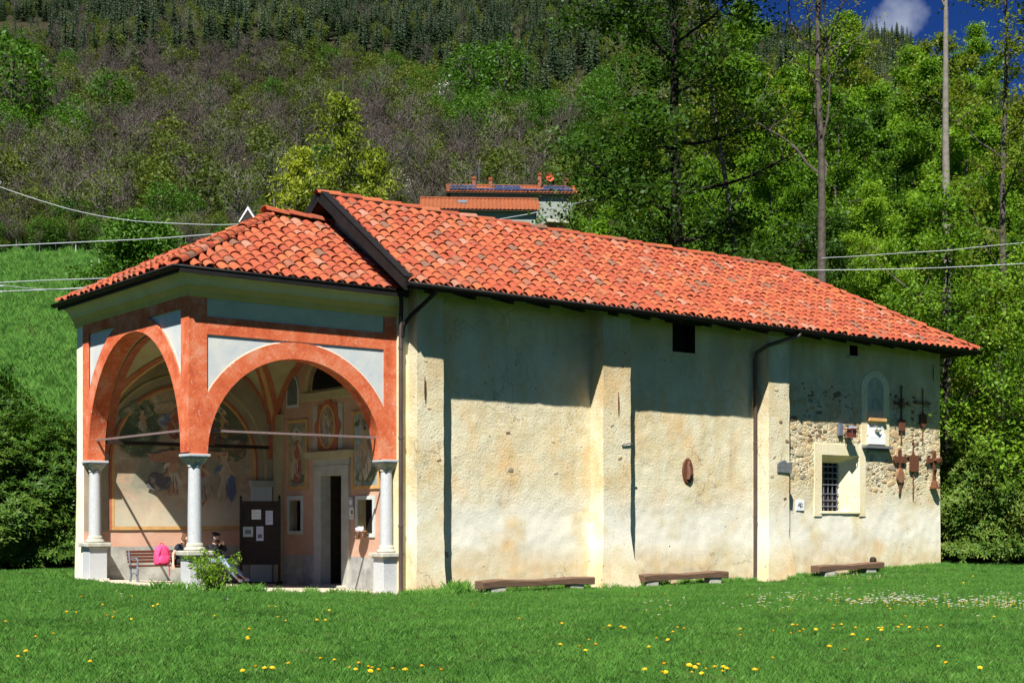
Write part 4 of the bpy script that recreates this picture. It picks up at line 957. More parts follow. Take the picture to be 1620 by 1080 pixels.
# golden weeping cedars between the ridge and the farmhouse
def weeping(h, rad, seed):
    r_ = random.Random(seed); m = MB(); m.tube([(0, 0, 0), (.1, 0, h*.5), (.0, .05, h)], [.16, .1, .02], 8); C = []
    for k in range(90):
        t = .02+.96*(k/90); a = k*2.4+r_.uniform(-.4, .4); L_ = rad*(1-t)**.8*r_.choice([.3, .5, .75, 1.0, 1.2])+.25; p = Vector((0, 0, h*t))
        pts = [p]
        for i in range(1, 6): f = i/5; pts.append(p+Vector((math.cos(a)*L_*f, math.sin(a)*L_*f, L_*(.55*f-.75*f*f))))
        m.tube(pts, [.03, .025, .02, .015, .01, .005], 3, cap=False)
        for i in range(1, 6):
            for _ in range(int(48*(.3+.7*i/5))):
                f = r_.random(); q = pts[i-1].lerp(pts[i], f); C.append(q+Vector((r_.gauss(0, .13), r_.gauss(0, .13), -abs(r_.gauss(0, .22)))))
    o = m.build('trunk', BK, smooth=True); tm = o.data; bpy.data.objects.remove(o)
    return tm, leaves([tuple(c) for c in C], .15, LM['gold'], 'crown', asp=.35, flat=-.2)
wp = weeping(13, 3.5, 1)
for px, s, h, lab in ((543, 62, 1.32, 'tall golden green weeping conifer standing behind the porch ridge'), (472, 62, 1.02, 'shorter golden green conifer to the left of its tall neighbour'), (590, 66, .98, 'low golden conifer right of the tall weeping one, half behind the ridge')):
    x, y = atS(px, s); zt = {543: 180, 472: 258, 590: 262}[px]
    top = EYE-(zt-HZ)*s/FP; g = G(x, y); place_tree(wp, 'weeping_conifer', x, y, lab, 'conifer', 'golden conifers behind the porch', s=(top-g)/13*1.08, rz=px, z=g, sink=0)
# evergreen shrubs (laurel / rhododendron) beside the chapel
def shrub_mesh(rx, ry, h, nros, seed, leaf=.21, mat='hedge'):
    r_ = np.random.RandomState(seed); n = nros
    t = r_.uniform(0, 2*np.pi, n); ph = np.arccos(r_.uniform(-.1, 1, n)); rr = 1-np.abs(r_.normal(0, .13, n))
    lump = 1+.14*np.sin(3*t+seed)+.10*np.sin(5*ph*2+t*2)
    C = np.stack([rx*np.sin(ph)*np.cos(t)*lump*rr, ry*np.sin(ph)*np.sin(t)*lump*rr, h*.12+h*.88*np.cos(ph)*rr*(.92+.1*np.sin(4*t))], 1)
    C[:, 2] = np.maximum(C[:, 2], .15+r_.uniform(0, .5, n))
    Nn = np.stack([np.sin(ph)*np.cos(t), np.sin(ph)*np.sin(t), np.cos(ph)+.5], 1); Nn += r_.normal(0, .25, Nn.shape); Nn /= np.linalg.norm(Nn, axis=1)[:, None]
    k = 7; V = []
    a = np.cross(Nn, r_.normal(size=Nn.shape)); a /= np.linalg.norm(a, axis=1)[:, None]; b = np.cross(Nn, a)
    for i in range(k):
        th = 2*np.pi*i/k+r_.uniform(-.25, .25, n); d = a*np.cos(th)[:, None]+b*np.sin(th)[:, None]; d = d+Nn*r_.uniform(.0, .7, n)[:, None]; d /= np.linalg.norm(d, axis=1)[:, None]
        sd = np.cross(Nn, d)*leaf*.16; L_ = (leaf*r_.uniform(.75, 1.25, n))[:, None]
        V.append(np.stack([C+d*.01, C+d*L_*.55-sd, C+d*L_, C+d*L_*.55+sd], 1))
    V = np.concatenate(V).reshape(-1, 3); m_ = npmesh('foliage', V, np.arange(len(V)).reshape(-1, 4), LM[mat])
    s = MB()
    for i in range(10):
        an_ = i*.63; s.tube([(0, 0, 0), (rx*.3*math.cos(an_), ry*.3*math.sin(an_), h*.35), (rx*.62*math.cos(an_), ry*.62*math.sin(an_), h*.7)], [.06, .04, .015], 5)
    o = s.build('stems', BKD); sm_ = o.data; bpy.data.objects.remove(o); return m_, sm_
def shrub(ms, x, y, label, s=(1, 1, 1), rz=0, name='laurel_shrub', group=None, z=None):
    t = empty(name, (x, y, (G(x, y) if z is None else z)-.1), rz); t.scale = s; link('foliage', ms[0], t); link('stems', ms[1], t); tag(t, label, 'shrub', group); return t
sa = shrub_mesh(3.0, 2.6, 5.4, 4200, 3); sb = shrub_mesh(2.6, 2.6, 4.4, 3400, 8); sc_ = shrub_mesh(2.2, 2.0, 3.2, 2400, 5)
for px, s, m_, sc, lab in ((60, 46, sa, (1.0, 1, .98), 'big laurel bush directly left of the porch'), (-20, 45, sa, (.95, 1, .93), 'laurel bush at the left edge with lit crown'), (118, 50, sb, (1, 1, 1.2), 'laurel bush peeping out behind the white wall end'),
                          (-10, 52, sa, (1.0, 1, 1.36), 'tall dark evergreen rising behind the laurels at the left edge'), (-95, 46, sa, (1, 1, 1), 'laurel bush beyond the left edge')):
    x, y = atS(px, s); shrub(m_, x, y, lab, sc, px*.1, group='evergreen shrubs left of the porch')
for px, s, m_, sc, lab in ((1530, 53, sb, (.95, 1, 1.12), 'dark laurel bush touching the right end of the chapel'), (1590, 54, sa, (.9, 1, .92), 'big laurel bush on the right with glossy leaves'), (1655, 52, sb, (1, 1, 1.1), 'laurel bush cut by the right edge'), (1560, 60, sa, (1, 1, 1.1), 'taller laurel bush standing further back at the right'), (1500, 62, sa, (1, 1, 1.05), 'laurel bush hidden mostly behind the chapel end wall')):
    x, y = atS(px, s); shrub(m_, x, y, lab, sc, px*.1, group='evergreen shrubs right of the chapel')
gb = leaves(nr.normal(size=(14000, 3))*np.array([1.5, 1.5, 1.0])*np.clip(1/np.linalg.norm(nr.normal(size=(14000, 3)), axis=1)[:, None], .3, 1.0)+np.array([0, 0, 2.6]), .22, LM['dark'], 'foliage')
# round green bush on the meadow
m_r = tree_proto('round', 6.0, .16, LM['far_bright'], BKD, .26, 24, .42, base=.02, limbs=34, reach=.66, up=.5, seed=71, sub=6, flat=.3)
x, y = atS(222, 128); place_tree(m_r, 'round_tree', x, y, 'round bright green tree standing on the meadow left of the porch', s=1.25, rz=1)
x, y = atS(160, 140); place_tree(m_r, 'meadow_bush', x, y, 'small dark bush on the meadow left of the round tree', s=.35, rz=3)
m_w = tree_proto('blossom', 5.5, .1, LM['white'], BK, .16, 8, .35, base=.2, limbs=16, reach=.34, up=.7, seed=75, sub=5)
x, y = atS(775, 116); place_tree(m_w, 'blossom_tree', x, y, 'small white blossoming tree before the wall of the lower farmhouse', s=.9)
x, y = atS(820, 118); place_tree(m_w, 'blossom_tree', x, y, 'smaller white blossoming tree beside the farmhouse corner', s=.75, rz=2)

# ---- the mountain wood: prototypes scattered by geometry nodes, one stuff object per kind
def proto(name, builder):
    return builder
def far_broad(n, mat, size=.55, h=9, seed=1, rx=2.9):
    r_ = np.random.RandomState(seed); d = r_.normal(size=(n, 3)); d /= np.linalg.norm(d, axis=1)[:, None]; rr = r_.uniform(.45, 1, n)**.6
    lump = 1+.22*np.sin(d[:, 0]*5+seed)*np.cos(d[:, 1]*4)+.15*np.sin(d[:, 2]*7)
    C = d*(rr*lump)[:, None]*np.array([rx, rx, h*.36])+np.array([0, 0, h*.62]); cm = leaves(C, size, mat, 'crown', flat=.5)
    m = MB().tube([(0, 0, -1), (.1, 0, h*.4), (0, .1, h*.85)], [.2, .13, .04], 5)
    for k in range(6): a = k*1.1; m.tube([(0, 0, h*(.25+.07*k)), (rx*.7*math.cos(a), rx*.7*math.sin(a), h*(.5+.07*k))], [.07, .02], 3, cap=False)
    o = m.build('trunk', BK); tm = o.data; bpy.data.objects.remove(o); return tm, cm
def far_spruce(h=13, r=2.3, seed=1):
    r_ = random.Random(seed); m = MB(); F = []
    for k in range(17):
        t = k/17; z = h*(.08+.9*t); rad = r*(1-t)**.8*r_.uniform(.85, 1.1)+.15; nb = 11
        for j in range(nb):
            a = 2*math.pi*j/nb+k*.7+r_.uniform(-.2, .2); w_ = r_.uniform(.16, .3); rr = rad*r_.uniform(.55, 1.2); dz = rr*r_.uniform(.1, .5); z = h*(.08+.9*t)+r_.uniform(-.45, .45)
            m.add([(0, 0, z+.3), (rr*.6*math.cos(a-w_), rr*.6*math.sin(a-w_), z-dz*.5-.1), (rr*math.cos(a), rr*math.sin(a), z-dz), (rr*.6*math.cos(a+w_), rr*.6*math.sin(a+w_), z-dz*.5-.1)], [(0, 1, 2), (0, 2, 3)])
    m.add([(0, 0, h), (.12, 0, h-1), (-.1, .1, h-1)], [(0, 1, 2)])
    me = bpy.data.meshes.new('crown'); me.from_pydata(m.v, [], m.f); me.materials.append(LM['needle'])
    o = MB().tube([(0, 0, -1), (0, 0, h*.9)], [.2, .03], 5).build('trunk', BKD); tm = o.data; bpy.data.objects.remove(o); return tm, me
def far_bare(h=9, seed=1, r=2.4, pale=False, leafy=0):
    r_ = random.Random(seed); m = MB(); tips = []
    m.tube([(0, 0, -1), (.1, .1, h*.4), (0, -.1, h*.9)], [.15, .11, .03], 4, cap=False)
    for k in range(16):
        a = k*2.4; t = r_.uniform(.25, .85); rr = r*r_.uniform(.5, 1); z0 = h*t; e = Vector((rr*math.cos(a), rr*math.sin(a), z0+rr*r_.uniform(.6, 1.4))); p = Vector((0, 0, z0)); m.tube([p, e], [.055, .02], 3, cap=False)
        for _ in range(11):
            s_ = p.lerp(e, r_.uniform(.3, 1)); q = s_+Vector((r_.gauss(0, .6), r_.gauss(0, .6), r_.uniform(.2, 1.5))); m.tube([s_, q], [.028, .010], 3, cap=False); tips.append(q)
    mm = BKP if pale else LM['twigs']
    me = bpy.data.meshes.new('trunk'); me.from_pydata(m.v, [], m.f); me.materials.append(mm); cm = None
    fz_ = leaves(crown_pts(tips, 5 if not leafy else leafy, .5), .34 if leafy else .30, LM['far_green'] if leafy else LM['twigs'], 'crown', asp=.5 if leafy else .22)
    return me, fz_
FB = {'green': far_broad(1100, LM['far_green'], .45, 9, 2), 'bright': far_broad(1700, LM['far_bright'], .40, 9.5, 4, 3.2), 'spruce': far_spruce(), 'bare': far_bare(9, 3), 'bare2': far_bare(8, 6, 2.8),
      'birch': far_bare(10, 9, 2.0, True, 5), 'blossom': far_broad(420, LM['white'], .35, 7, 7, 2.4)}
def joined(pair, name):
    ms = [p for p in pair if p]; V = []; F = []; mi = []; b = 0; mats = []
    for k, me in enumerate(ms):
        V += [tuple(v.co) for v in me.vertices]; F += [tuple(i+b for i in p.vertices) for p in me.polygons]; mi += [k]*len(me.polygons); b = len(V); mats.append(me.materials[0])
    me = bpy.data.meshes.new(name); me.from_pydata(V, [], F); [me.materials.append(q) for q in mats]; me.polygons.foreach_set('material_index', mi); return me
def scatter(name, proto_me, pts, label, parent=None):
    """pts: (x,y,z,scale,rot)"""
    src = bpy.data.objects.new(name+'_source', proto_me)          # data for the instances only, not linked to the scene
    me = bpy.data.meshes.new(name); me.from_pydata([p[:3] for p in pts], [], [])
    a = me.attributes.new('sc', 'FLOAT', 'POINT'); a.data.foreach_set('value', [p[3] for p in pts]); a = me.attributes.new('rz', 'FLOAT', 'POINT'); a.data.foreach_set('value', [p[4] for p in pts])
    o = link(name, me, parent); g = bpy.data.node_groups.new(name, 'GeometryNodeTree')
    g.interface.new_socket('Geometry', in_out='INPUT', socket_type='NodeSocketGeometry'); g.interface.new_socket('Geometry', in_out='OUTPUT', socket_type='NodeSocketGeometry')
    N = g.nodes.new; gi = N('NodeGroupInput'); go = N('NodeGroupOutput'); ip = N('GeometryNodeInstanceOnPoints'); oi = N('GeometryNodeObjectInfo'); oi.inputs[0].default_value = src; oi.inputs['As Instance'].default_value = True
    s1 = N('GeometryNodeInputNamedAttribute'); s1.data_type = 'FLOAT'; s1.inputs[0].default_value = 'sc'; s2 = N('GeometryNodeInputNamedAttribute'); s2.data_type = 'FLOAT'; s2.inputs[0].default_value = 'rz'
    cx_ = N('ShaderNodeCombineXYZ'); Lk = g.links.new
    Lk(gi.outputs[0], ip.inputs['Points']); Lk(oi.outputs['Geometry'], ip.inputs['Instance']); Lk(s1.outputs[0], ip.inputs['Scale']); Lk(s2.outputs[0], cx_.inputs[2]); Lk(cx_.outputs[0], ip.inputs['Rotation']); Lk(ip.outputs[0], go.inputs[0])
    md = o.modifiers.new('scatter', 'NODES'); md.node_group = g
    tag(o, label, name.replace('_', ' ').split()[-1] if label else None, kind='stuff'); return o
zone = {k: [] for k in FB}
r3 = random.Random(23)
def rowpy(x, y, z, s): return HZ-(z-EYE)*FP/s
cells = 0
s = 166.0
while s < 930:
    step = 4.3+s*.005; wpx = step*FP/s; px = -800+r3.random()*wpx
    while px < 2200:
        q = s+r3.uniform(-.5, .5)*step; pp = px+r3.uniform(-.45, .45)*wpx; x, y = atS(pp, q); z = G(x, y); py = rowpy(x, y, z, q)
        px += wpx
        nz = mn.noise(Vector((x*.012, y*.012, 9)))*60+mn.noise(Vector((x*.04, y*.04, 5)))*25
        if pp < 75 and 38 < py < 75: continue          # the logged patch
        # the conifer belt, boundary in rows of the photo
        cb = pl(pp, [(0, 105), (220, 100), (400, 118), (560, 125), (700, 150), (850, 205), (1000, 120), (1200, 180), (1620, 240)])
        pyn = py+nz*.6
        if pyn < cb:
            k = r3.choices(['spruce', 'green', 'bare', 'birch'], [10, 1.8, .8, .7] if pp > 330 or py < 50 else [5, 2, 2.2, 1.2])[0]
        elif pp > 900: k = r3.choices(['bright', 'green', 'birch'], [4, 3, 1])[0]
        elif 680 < pp < 900 and 130 < pyn < 230: k = r3.choices(['bright', 'green', 'bare'], [6, 2, 1])[0]
        elif abs(pyn-pl(pp, [(0, 185), (400, 175), (560, 145), (820, 180)])) < 26: k = r3.choices(['green', 'bright', 'bare', 'birch'], [6, .8, 3, 2])[0]
        elif pyn > 285: k = r3.choices(['birch', 'green', 'bare', 'bare2', 'bright', 'blossom'], [4, 3.5, 3.2, 2, .8, .25])[0]
        else: k = r3.choices(['bare', 'bare2', 'green', 'birch', 'spruce', 'blossom'], [6, 5, 3.0, 1.6, .15, .1])[0] if pp > 120 else r3.choices(['bright', 'green', 'bare'], [2, 3, 3])[0]
        sc = r3.uniform(.5, 1.1)*(1.05 if k == 'spruce' else 1)
        zone[k].append((x, y, z-.3, sc, r3.uniform(0, 6.28)))
    s += step*.95
for i in range(2200):
    q = 160+abs(r3.gauss(0, 1))*28; pp = r3.uniform(-800, 900); x, y = atS(pp, q); k = r3.choices(['green', 'bright', 'bare', 'birch'], [5, 1.5, 3, 2])[0]; zone[k].append((x, y, G(x, y)-.4, r3.uniform(.22, .5), r3.uniform(0, 6.28)))
names = {'green': ('olive_green_wood', 'thin olive green wood on the mountainside'), 'bright': ('fresh_green_wood', 'fresh bright green wood on the mountainside'), 'spruce': ('spruce_forest', 'dark spruce forest high on the mountainside'),
         'bare': ('bare_wood', 'grey brown leafless wood on the mountainside'), 'bare2': ('leafless_wood', 'low leafless brown wood on the mountainside'), 'birch': ('birch_wood', 'pale stemmed birch wood at the foot of the mountain'), 'blossom': ('blossoming_wood', 'scattered pale blossoming cherry trees on the mountainside')}
for k, pts in zone.items():
    if pts: scatter(names[k][0], joined(FB[k], names[k][0]), pts, names[k][1])
print('far trees', {k: len(v) for k, v in zone.items()})
# trees on the mountainside that stand out
for px, py, kk, sc, lab in ((175, 215, 'bright', 1.15, 'single bright green round tree amid the brown wood on the left'), (20, 240, 'bright', 1.9, 'large fresh green tree at the left edge of the mountainside'), (75, 200, 'bright', .9, 'small bright green tree above the large one at the left'),
                            (333, 222, 'spruce', .75, 'small lone green conifer in the leafless brown wood'), (391, 198, 'spruce', .6, 'dark little conifer up and right of the lone one'), (745, 190, 'bright', 1.5, 'bright green tree in the middle of the mountainside'),
                            (800, 195, 'bright', 1.6, 'bright green tree right of the blossoming one'), (712, 188, 'blossom', 1.2, 'whitish blossoming tree between two bright green ones'), (745, 258, 'bright', 1.0, 'rounded olive green tree above the farmhouse roofs'),
                            (220, 128, 'spruce', 1.2, 'dark spruce reaching lowest into the brown wood'), (402, 262, 'blossom', .7, 'tiny pale grey tree in the brown wood'), (520, 130, 'bright', .9, 'yellow green tree at the upper edge of the brown wood')):
    lo, hi = 150, 900                                   # find the distance at which the slope stands at this height in view
    for _ in range(30):
        md_ = (lo+hi)/2; x, y = atS(px, md_)
        if rowpy(x, y, G(x, y), md_) > py: lo = md_
        else: hi = md_
    place_tree(FB[kk], 'mountain_tree', x, y, lab, 'tree', None, s=sc*1.15, rz=px)
# ---- lawn grass: tufts of real blades
def tuft(seed, nb=32, h=.043, rad=.11):
    r_ = random.Random(seed); m = MB()
    for _ in range(nb):
        a = r_.uniform(0, 6.28); rr = rad*math.sqrt(r_.random()); x, y = rr*math.cos(a), rr*math.sin(a); b = r_.uniform(0, 6.28); hh = h*r_.uniform(.5, 1.4); w_ = .0034; ln = r_.uniform(.2, .9)*hh; c = r_.uniform(0, 6.28)
        m.add([(x-w_*math.cos(b), y-w_*math.sin(b), -.01), (x+w_*math.cos(b), y+w_*math.sin(b), -.01), (x+ln*.4*math.cos(c)+w_*.7*math.cos(b), y+ln*.4*math.sin(c), hh*.6), (x+ln*math.cos(c), y+ln*math.sin(c), hh)], [(0, 1, 2), (0, 2, 3)])
    me = bpy.data.meshes.new('tuft'); me.from_pydata(m.v, [], m.f); return me
n = NT('grass_blades'); p = n.pos(); f = n.math('ADD', n.math('MULTIPLY', n.noise(p, .5, 4), .6), n.math('MULTIPLY', n.island(), .4))
f2 = n.noise(p, 1.6, 6, .7); f3 = n.noise(p, .9, 6, .7); col = n.ramp(f, [(.25, (.05, .15, .020)), (.5, (.098, .265, .038)), (.8, (.18, .36, .065))]); col = n.mix(n.rng(f2, .54, .66, 0, .55), col, (.14, .19, .05)); col = n.mix(n.rng(f3, .46, .34, 0, .6), col, (.028, .10, .016))
GM = n.leafdone(col, .35, .5, .3)
tm = tuft(3); tm.materials.append(GM); tl = tuft(4, 16, .16, .09); tl.materials.append(GM)
pts = []; long_ = []; r4 = random.Random(77)
s = 11.0
while s < 62:
    st = .125+s*.0022; wpx = st*FP/s; px = -260
    while px < 1840:
        pp = px+r4.uniform(-.5, .5)*wpx; q = s+r4.uniform(-.5, .5)*st; x, y = atS(pp, q); px += wpx
        if (-.4 < x < 28.7 and -.45 < y < 7.2 and not (x > 5.8 and y < 0)): continue
        if y > 7 and x > 3: continue
        nn = mn.noise(Vector((x*.9, y*.9, 2))); sc_v = (1+.5*nn)*r4.uniform(.7, 1.3)*(1+s*.004)
        pts.append((x, y, G(x, y), sc_v, r4.uniform(0, 6.28)))
    s += st*.9
scatter('lawn_grass', tm, pts, 'short mown green grass of the lawn before the chapel')
for i in range(900):
    x = r4.uniform(-1.5, 29); d = abs(r4.gauss(0, .12)); x0 = x
    y = (-.45 if x < 5.75 else -.05)-d
    if 5.95 < x < 6.95: y -= .42
    if 12.1 < x < 13.7: y -= .55
    if 19 < x < 20.6: y -= .5
    if x < 5.6 and r4.random() < .55: continue
    if mn.noise(Vector((x*.8, 0, 0))) < -.15 and x > 7.4: continue
    long_.append((x, y, G(x, y)-.01, r4.uniform(.5, 1.0), r4.uniform(0, 6.28)))
for (cx_, cy_, n_, sc_v) in ((7.15, -.55, 22, 1.7), (6.4, -.8, 16, 1.3), (1.0, -.7, 20, 1.1), (-.6, -.6, 18, 1.2), (-.6, 7.3, 10, 1.2), (5.6, -.55, 8, .9)):
    for _ in range(n_): x, y = cx_+r4.gauss(0, .28), cy_+r4.gauss(0, .1); long_.append((x, y, G(x, y)-.01, sc_v*r4.uniform(.6, 1.2), r4.uniform(0, 6.28)))
scatter('tall_grass', tl, long_, 'uncut grass growing along the foot of the chapel walls')
mt = []
for i in range(13000):
    q = 58+r4.random()**.8*108; pp = r4.uniform(-420, 520); x, y = atS(pp, q)
    mt.append((x, y, G(x, y)-.03, r4.uniform(1.2, 3.4), r4.uniform(0, 6.28)))
scatter('meadow_grass', tl, mt, 'taller tufts of grass growing on the sloping meadow')
# daisies and dandelions
def on(px, py):
    """lawn place seen at this spot"""
    s_ = 20.0
    for _ in range(25): x, y = atS(px, s_); s_ = (EYE-G(x, y))*FP/(py-HZ)
    return atS(px, s_)
dm = MB(); 
for k in range(9): a = k*.7; dm.add([(0, 0, .045), (.014*math.cos(a-.25), .014*math.sin(a-.25), .05), (.019*math.cos(a), .019*math.sin(a), .05), (.014*math.cos(a+.25), .014*math.sin(a+.25), .05)], [(0, 1, 2, 3)], mi=0)
dm.lathe([(.0022, .047), (.0022, .051)], n=5, mi=1); dm.tube([(0, 0, 0), (0, 0, .047)], .0015, 3, mi=1)
PW = simple('white_petals', (.80, .82, .86), (.84, .86, .90), 5, 0, .001, .7); PY = simple('yellow_petals', (.85, .52, .01), (.9, .62, .02), 30, .2, .001, .6)
o = dm.build('daisy', [PW, PY]); dme = o.data; bpy.data.objects.remove(o)
dp_ = []
for cx_, cy_, sx, sy, n_ in ((1425, 952, 35, 5, 210), (1545, 958, 40, 6, 130), (1360, 955, 28, 4, 60), (1250, 950, 30, 3, 40), (1190, 962, 25, 6, 24), (1380, 915, 30, 3, 50), (1340, 913, 20, 3, 24), (1600, 955, 25, 6, 50), (1050, 965, 30, 8, 14), (1300, 940, 120, 10, 50), (400, 930, 250, 12, 40)):
    for _ in range(int(n_*.65)):
        x, y = on(r4.gauss(cx_, sx), max(905, r4.gauss(cy_, sy))); 
        if y < -.2: dp_.append((x, y, G(x, y), r4.uniform(1.3, 2.1), r4.uniform(0, 6.28)))
scatter('daisies', dme, dp_, 'white daisies dotted over the lawn in drifts')
fm = MB(); fm.tube([(0, 0, 0), (.004, 0, .05), (0, 0, .085)], .003, 5, mi=1)
for ring, (r_, z_, t_) in enumerate(((.026, .088, .012), (.020, .094, .01), (.012, .099, .008))):
    for k in range(11):
        a = k*2*math.pi/11+ring*.3; w_ = .2; fm.add([(0, 0, .084+ring*.003), (r_*.8*math.cos(a-w_), r_*.8*math.sin(a-w_), z_), (r_*math.cos(a), r_*math.sin(a), z_+.002), (r_*.8*math.cos(a+w_), r_*.8*math.sin(a+w_), z_)], [(0, 1, 2, 3)])
fm.lathe([(.008, .08), (.014, .086), (.005, .096)], n=7)
ST = simple('green_stem', (.05, .12, .02), (.08, .16, .03), 9, 0, .001)
o = fm.build('dandelion', [PY, ST]); fme = o.data; bpy.data.objects.remove(o)
fl = [(1065, 1010), (1072, 1002), (1085, 1006), (1040, 1020), (1060, 1024), (980, 1003), (965, 1001), (990, 1007), (930, 1022), (915, 1036), (883, 1035), (925, 1040), (940, 1035), (1170, 1017), (1175, 1005), (1180, 948), (1200, 965), (1257, 1000), (1268, 1005), (1263, 1001), (1265, 1011), (1290, 1006), (1222, 1010),
      (1317, 1003), (1320, 1002), (1353, 1006), (1350, 1017), (1376, 1021), (1391, 1002), (1395, 1005), (1398, 1008), (1420, 1003), (1425, 1001), (1440, 1000), (1453, 1006), (1463, 1003), (1489, 1002), (1485, 1033), (1503, 1065), (1549, 1070), (1408, 968), (1410, 971), (1360, 958), (1460, 965), (1430, 984), (1572, 984), (1620, 905), (1540, 916), (1525, 928),
      (1330, 1000), (1335, 1038), (1310, 1038), (1222, 1054), (1200, 1072), (1192, 1075), (1100, 1066), (1096, 1070), (1088, 1069), (1093, 1076), (1115, 1070), (1130, 1074), (1143, 1070), (1148, 1074), (1112, 1077), (1052, 1069), (1048, 1077), (1023, 1074), (1055, 1076), (1140, 1077),
      (405, 1070), (427, 1072), (420, 1071), (386, 1074), (456, 1063), (528, 1055), (507, 1058), (550, 1068), (562, 1070), (566, 1066), (583, 1075), (590, 1068), (580, 1070), (600, 1078), (625, 1073), (640, 1078), (665, 1071), (700, 1076), (27, 1050), (42, 1045), (58, 1022), (142, 1058), (85, 1013), (8, 995),
      (104, 979), (117, 977), (170, 984), (175, 988), (208, 987), (130, 954), (162, 966), (240, 966), (250, 964), (297, 980), (342, 982), (208, 950), (393, 1022), (393, 1009), (427, 967), (437, 967), (515, 990), (520, 973), (443, 983), (453, 990), (502, 993), (820, 990), (890, 1000), (1003, 948), (1052, 948), (745, 965), (180, 980), (392, 1020), (1030, 1035), (1250, 1012), (1345, 960), (955, 1004)]
for (px, py) in fl:
    x, y = on(px, py); o = link('dandelion', fme, None, (x, y, G(x, y)+.005), (R(r4.uniform(-12, 25)), R(r4.uniform(-15, 15)), r4.uniform(0, 6.28)), (r4.uniform(.95, 1.5),)*3)
    tag(o, 'yellow dandelion flower standing in the green lawn', 'dandelion', 'dandelions in the lawn')
# ------------------------------------------------------------------ things on and around the chapel
# exposed stones in the old masonry of the right-hand bay
STM = []
for nm, a, b in (('ochre_fieldstone', (.42, .28, .15), (.56, .42, .24)), ('grey_fieldstone', (.24, .20, .14), (.38, .32, .22)), ('brown_fieldstone', (.16, .11, .07), (.25, .18, .11)), ('pale_fieldstone', (.46, .38, .24), (.58, .50, .34))):
    STM.append(simple(nm, a, b, 9, .7, .02, .95, .1))
def pebble(seed, mat):
    r_ = random.Random(seed); bm = bmesh.new(); bmesh.ops.create_icosphere(bm, subdivisions=2, radius=1)
    for v in bm.verts:
        k = 1+.28*mn.noise(v.co*1.3+Vector((seed*3, 0, 0))); k += .15*mn.noise(v.co*3+Vector((0, seed, 0))); v.co = Vector((v.co.x*k, v.co.y*k, v.co.z*k))
        v.co.x = max(-.72, min(.72, v.co.x+.2*v.co.z*math.sin(seed))); v.co.z = max(-.66, min(.66, v.co.z)); v.co.y = max(-.42, v.co.y)
    me = bpy.data.meshes.new('stone'); bm.to_mesh(me); bm.free(); me.materials.append(mat); me.polygons.foreach_set('use_smooth', [True]*len(me.polygons)); return me
PEB = [pebble(i, STM[i % 4]) for i in range(12)]
placed = []
rs_ = random.Random(19)
def zone_ok(x, z):
    if WINX0-.5 < x < WINX1+.4 and WINZ0-.3 < z < WINZ1+.5: return 0
    if NICHE[0]-.25 < x < NICHE[1]+.25 and NICHE[2]-.3 < z: return 0
    if x > 25.6 and 2.5 < z < 5.2: return 1.0
    if x > 24.2 and 2.4 < z < 4.0: return .95
    if 20.4 < x < 24.4 and 3.9 < z < 6.2: return .55
    if 20.3 < x < 22 and 2.9 < z < 4.4: return .5
    if x > 25.6 and z < 6.4: return .35
    return 0
for _ in range(5200):
    x, z = rs_.uniform(20.3, 28.5), rs_.uniform(2.4, 6.4); w_ = zone_ok(x, z)
    if rs_.random() > w_ or z > 5.9+.4*mn.noise(Vector((x, 0, 0))): continue
    sx = rs_.choice([.07, .09, .12, .16, .23])*rs_.uniform(.85, 1.2)*(1 if w_ > .6 else .85); sz = sx*rs_.uniform(.35, .75)
    if any(abs(x-a) < (sx+c)*1.02 and abs(z-b) < (sz+d)*1.05 for a, b, c, d in placed): continue
    placed.append((x, z, sx, sz))
    if len(placed) >= 290: break
for x, z, sx, sz in placed:
    k = rs_.randrange(12); o = link('stone', PEB[k], CH, (x, .012+rs_.uniform(.006, .024), z), (0, R(rs_.uniform(-25, 25)), 0), (sx*1.3, .075, sz*1.35))
for (x, z, sx, sz) in ((19.3, 2.9, .1, .08), (19.7, 4.6, .1, .07), (19.5, 5.6, .12, .06), (20.0, 4.0, .1, .08), (19.4, 3.5, .08, .06), (19.9, 2.2, .09, .07), (6.3, 5.6, .07, .05), (6.4, 4.4, .08, .04), (6.7, 3.1, .08, .06), (12.6, 4.2, .09, .05), (12.9, 3.3, .1, .06), (13.0, 5.9, .06, .04), (7.25, .62, .10, .11), (9.3, 3.9, .09, .06), (10.9, 3.7, .08, .05), (9.4, 2.9, .11, .09), (11.0, 2.85, .09, .06)):
    yy = -P3-.0 if x > 19 else (-P1 if x < 6.9 else (-P2 if 12.2 < x < 13.4 else .0))
    link('stone', PEB[1 if x in (7.25, 9.4) else rs_.randrange(12)], CH, (x, yy+.012, z), (0, R(rs_.uniform(-20, 20)), 0), (sx*1.1, .05, sz))
MB().prism([(19.52, 3.02), (20.16, 3.0), (20.2, 3.36), (19.95, 3.33), (19.85, 3.42), (19.7, 3.38), (19.52, 3.3)], lambda a, b, d: (a, -P3-d, b), -.05, .05).build('slate_block', M['slate'], CH, bevel=.01)
# wall anchors
for x, y, z0, z1 in ((6.23, -P1-.05, 4.62, 5.2), (12.8, -P2-.05, 4.55, 5.15), (28.2, -.05, 6.4, 7.0)):
    MB().tube([(x, y, z0), (x, y, (z0+z1)/2), (x, y, z1)], [.010, .020, .010], 6).build('wall_anchor', M['rust'], CH)
MB().tube([(12.95, -P2-.03, 3.66), (13.2, -P2-.05, 3.72), (13.35, -P2-.03, 3.70)], .02, 5).build('iron_hook', M['slate'], CH)
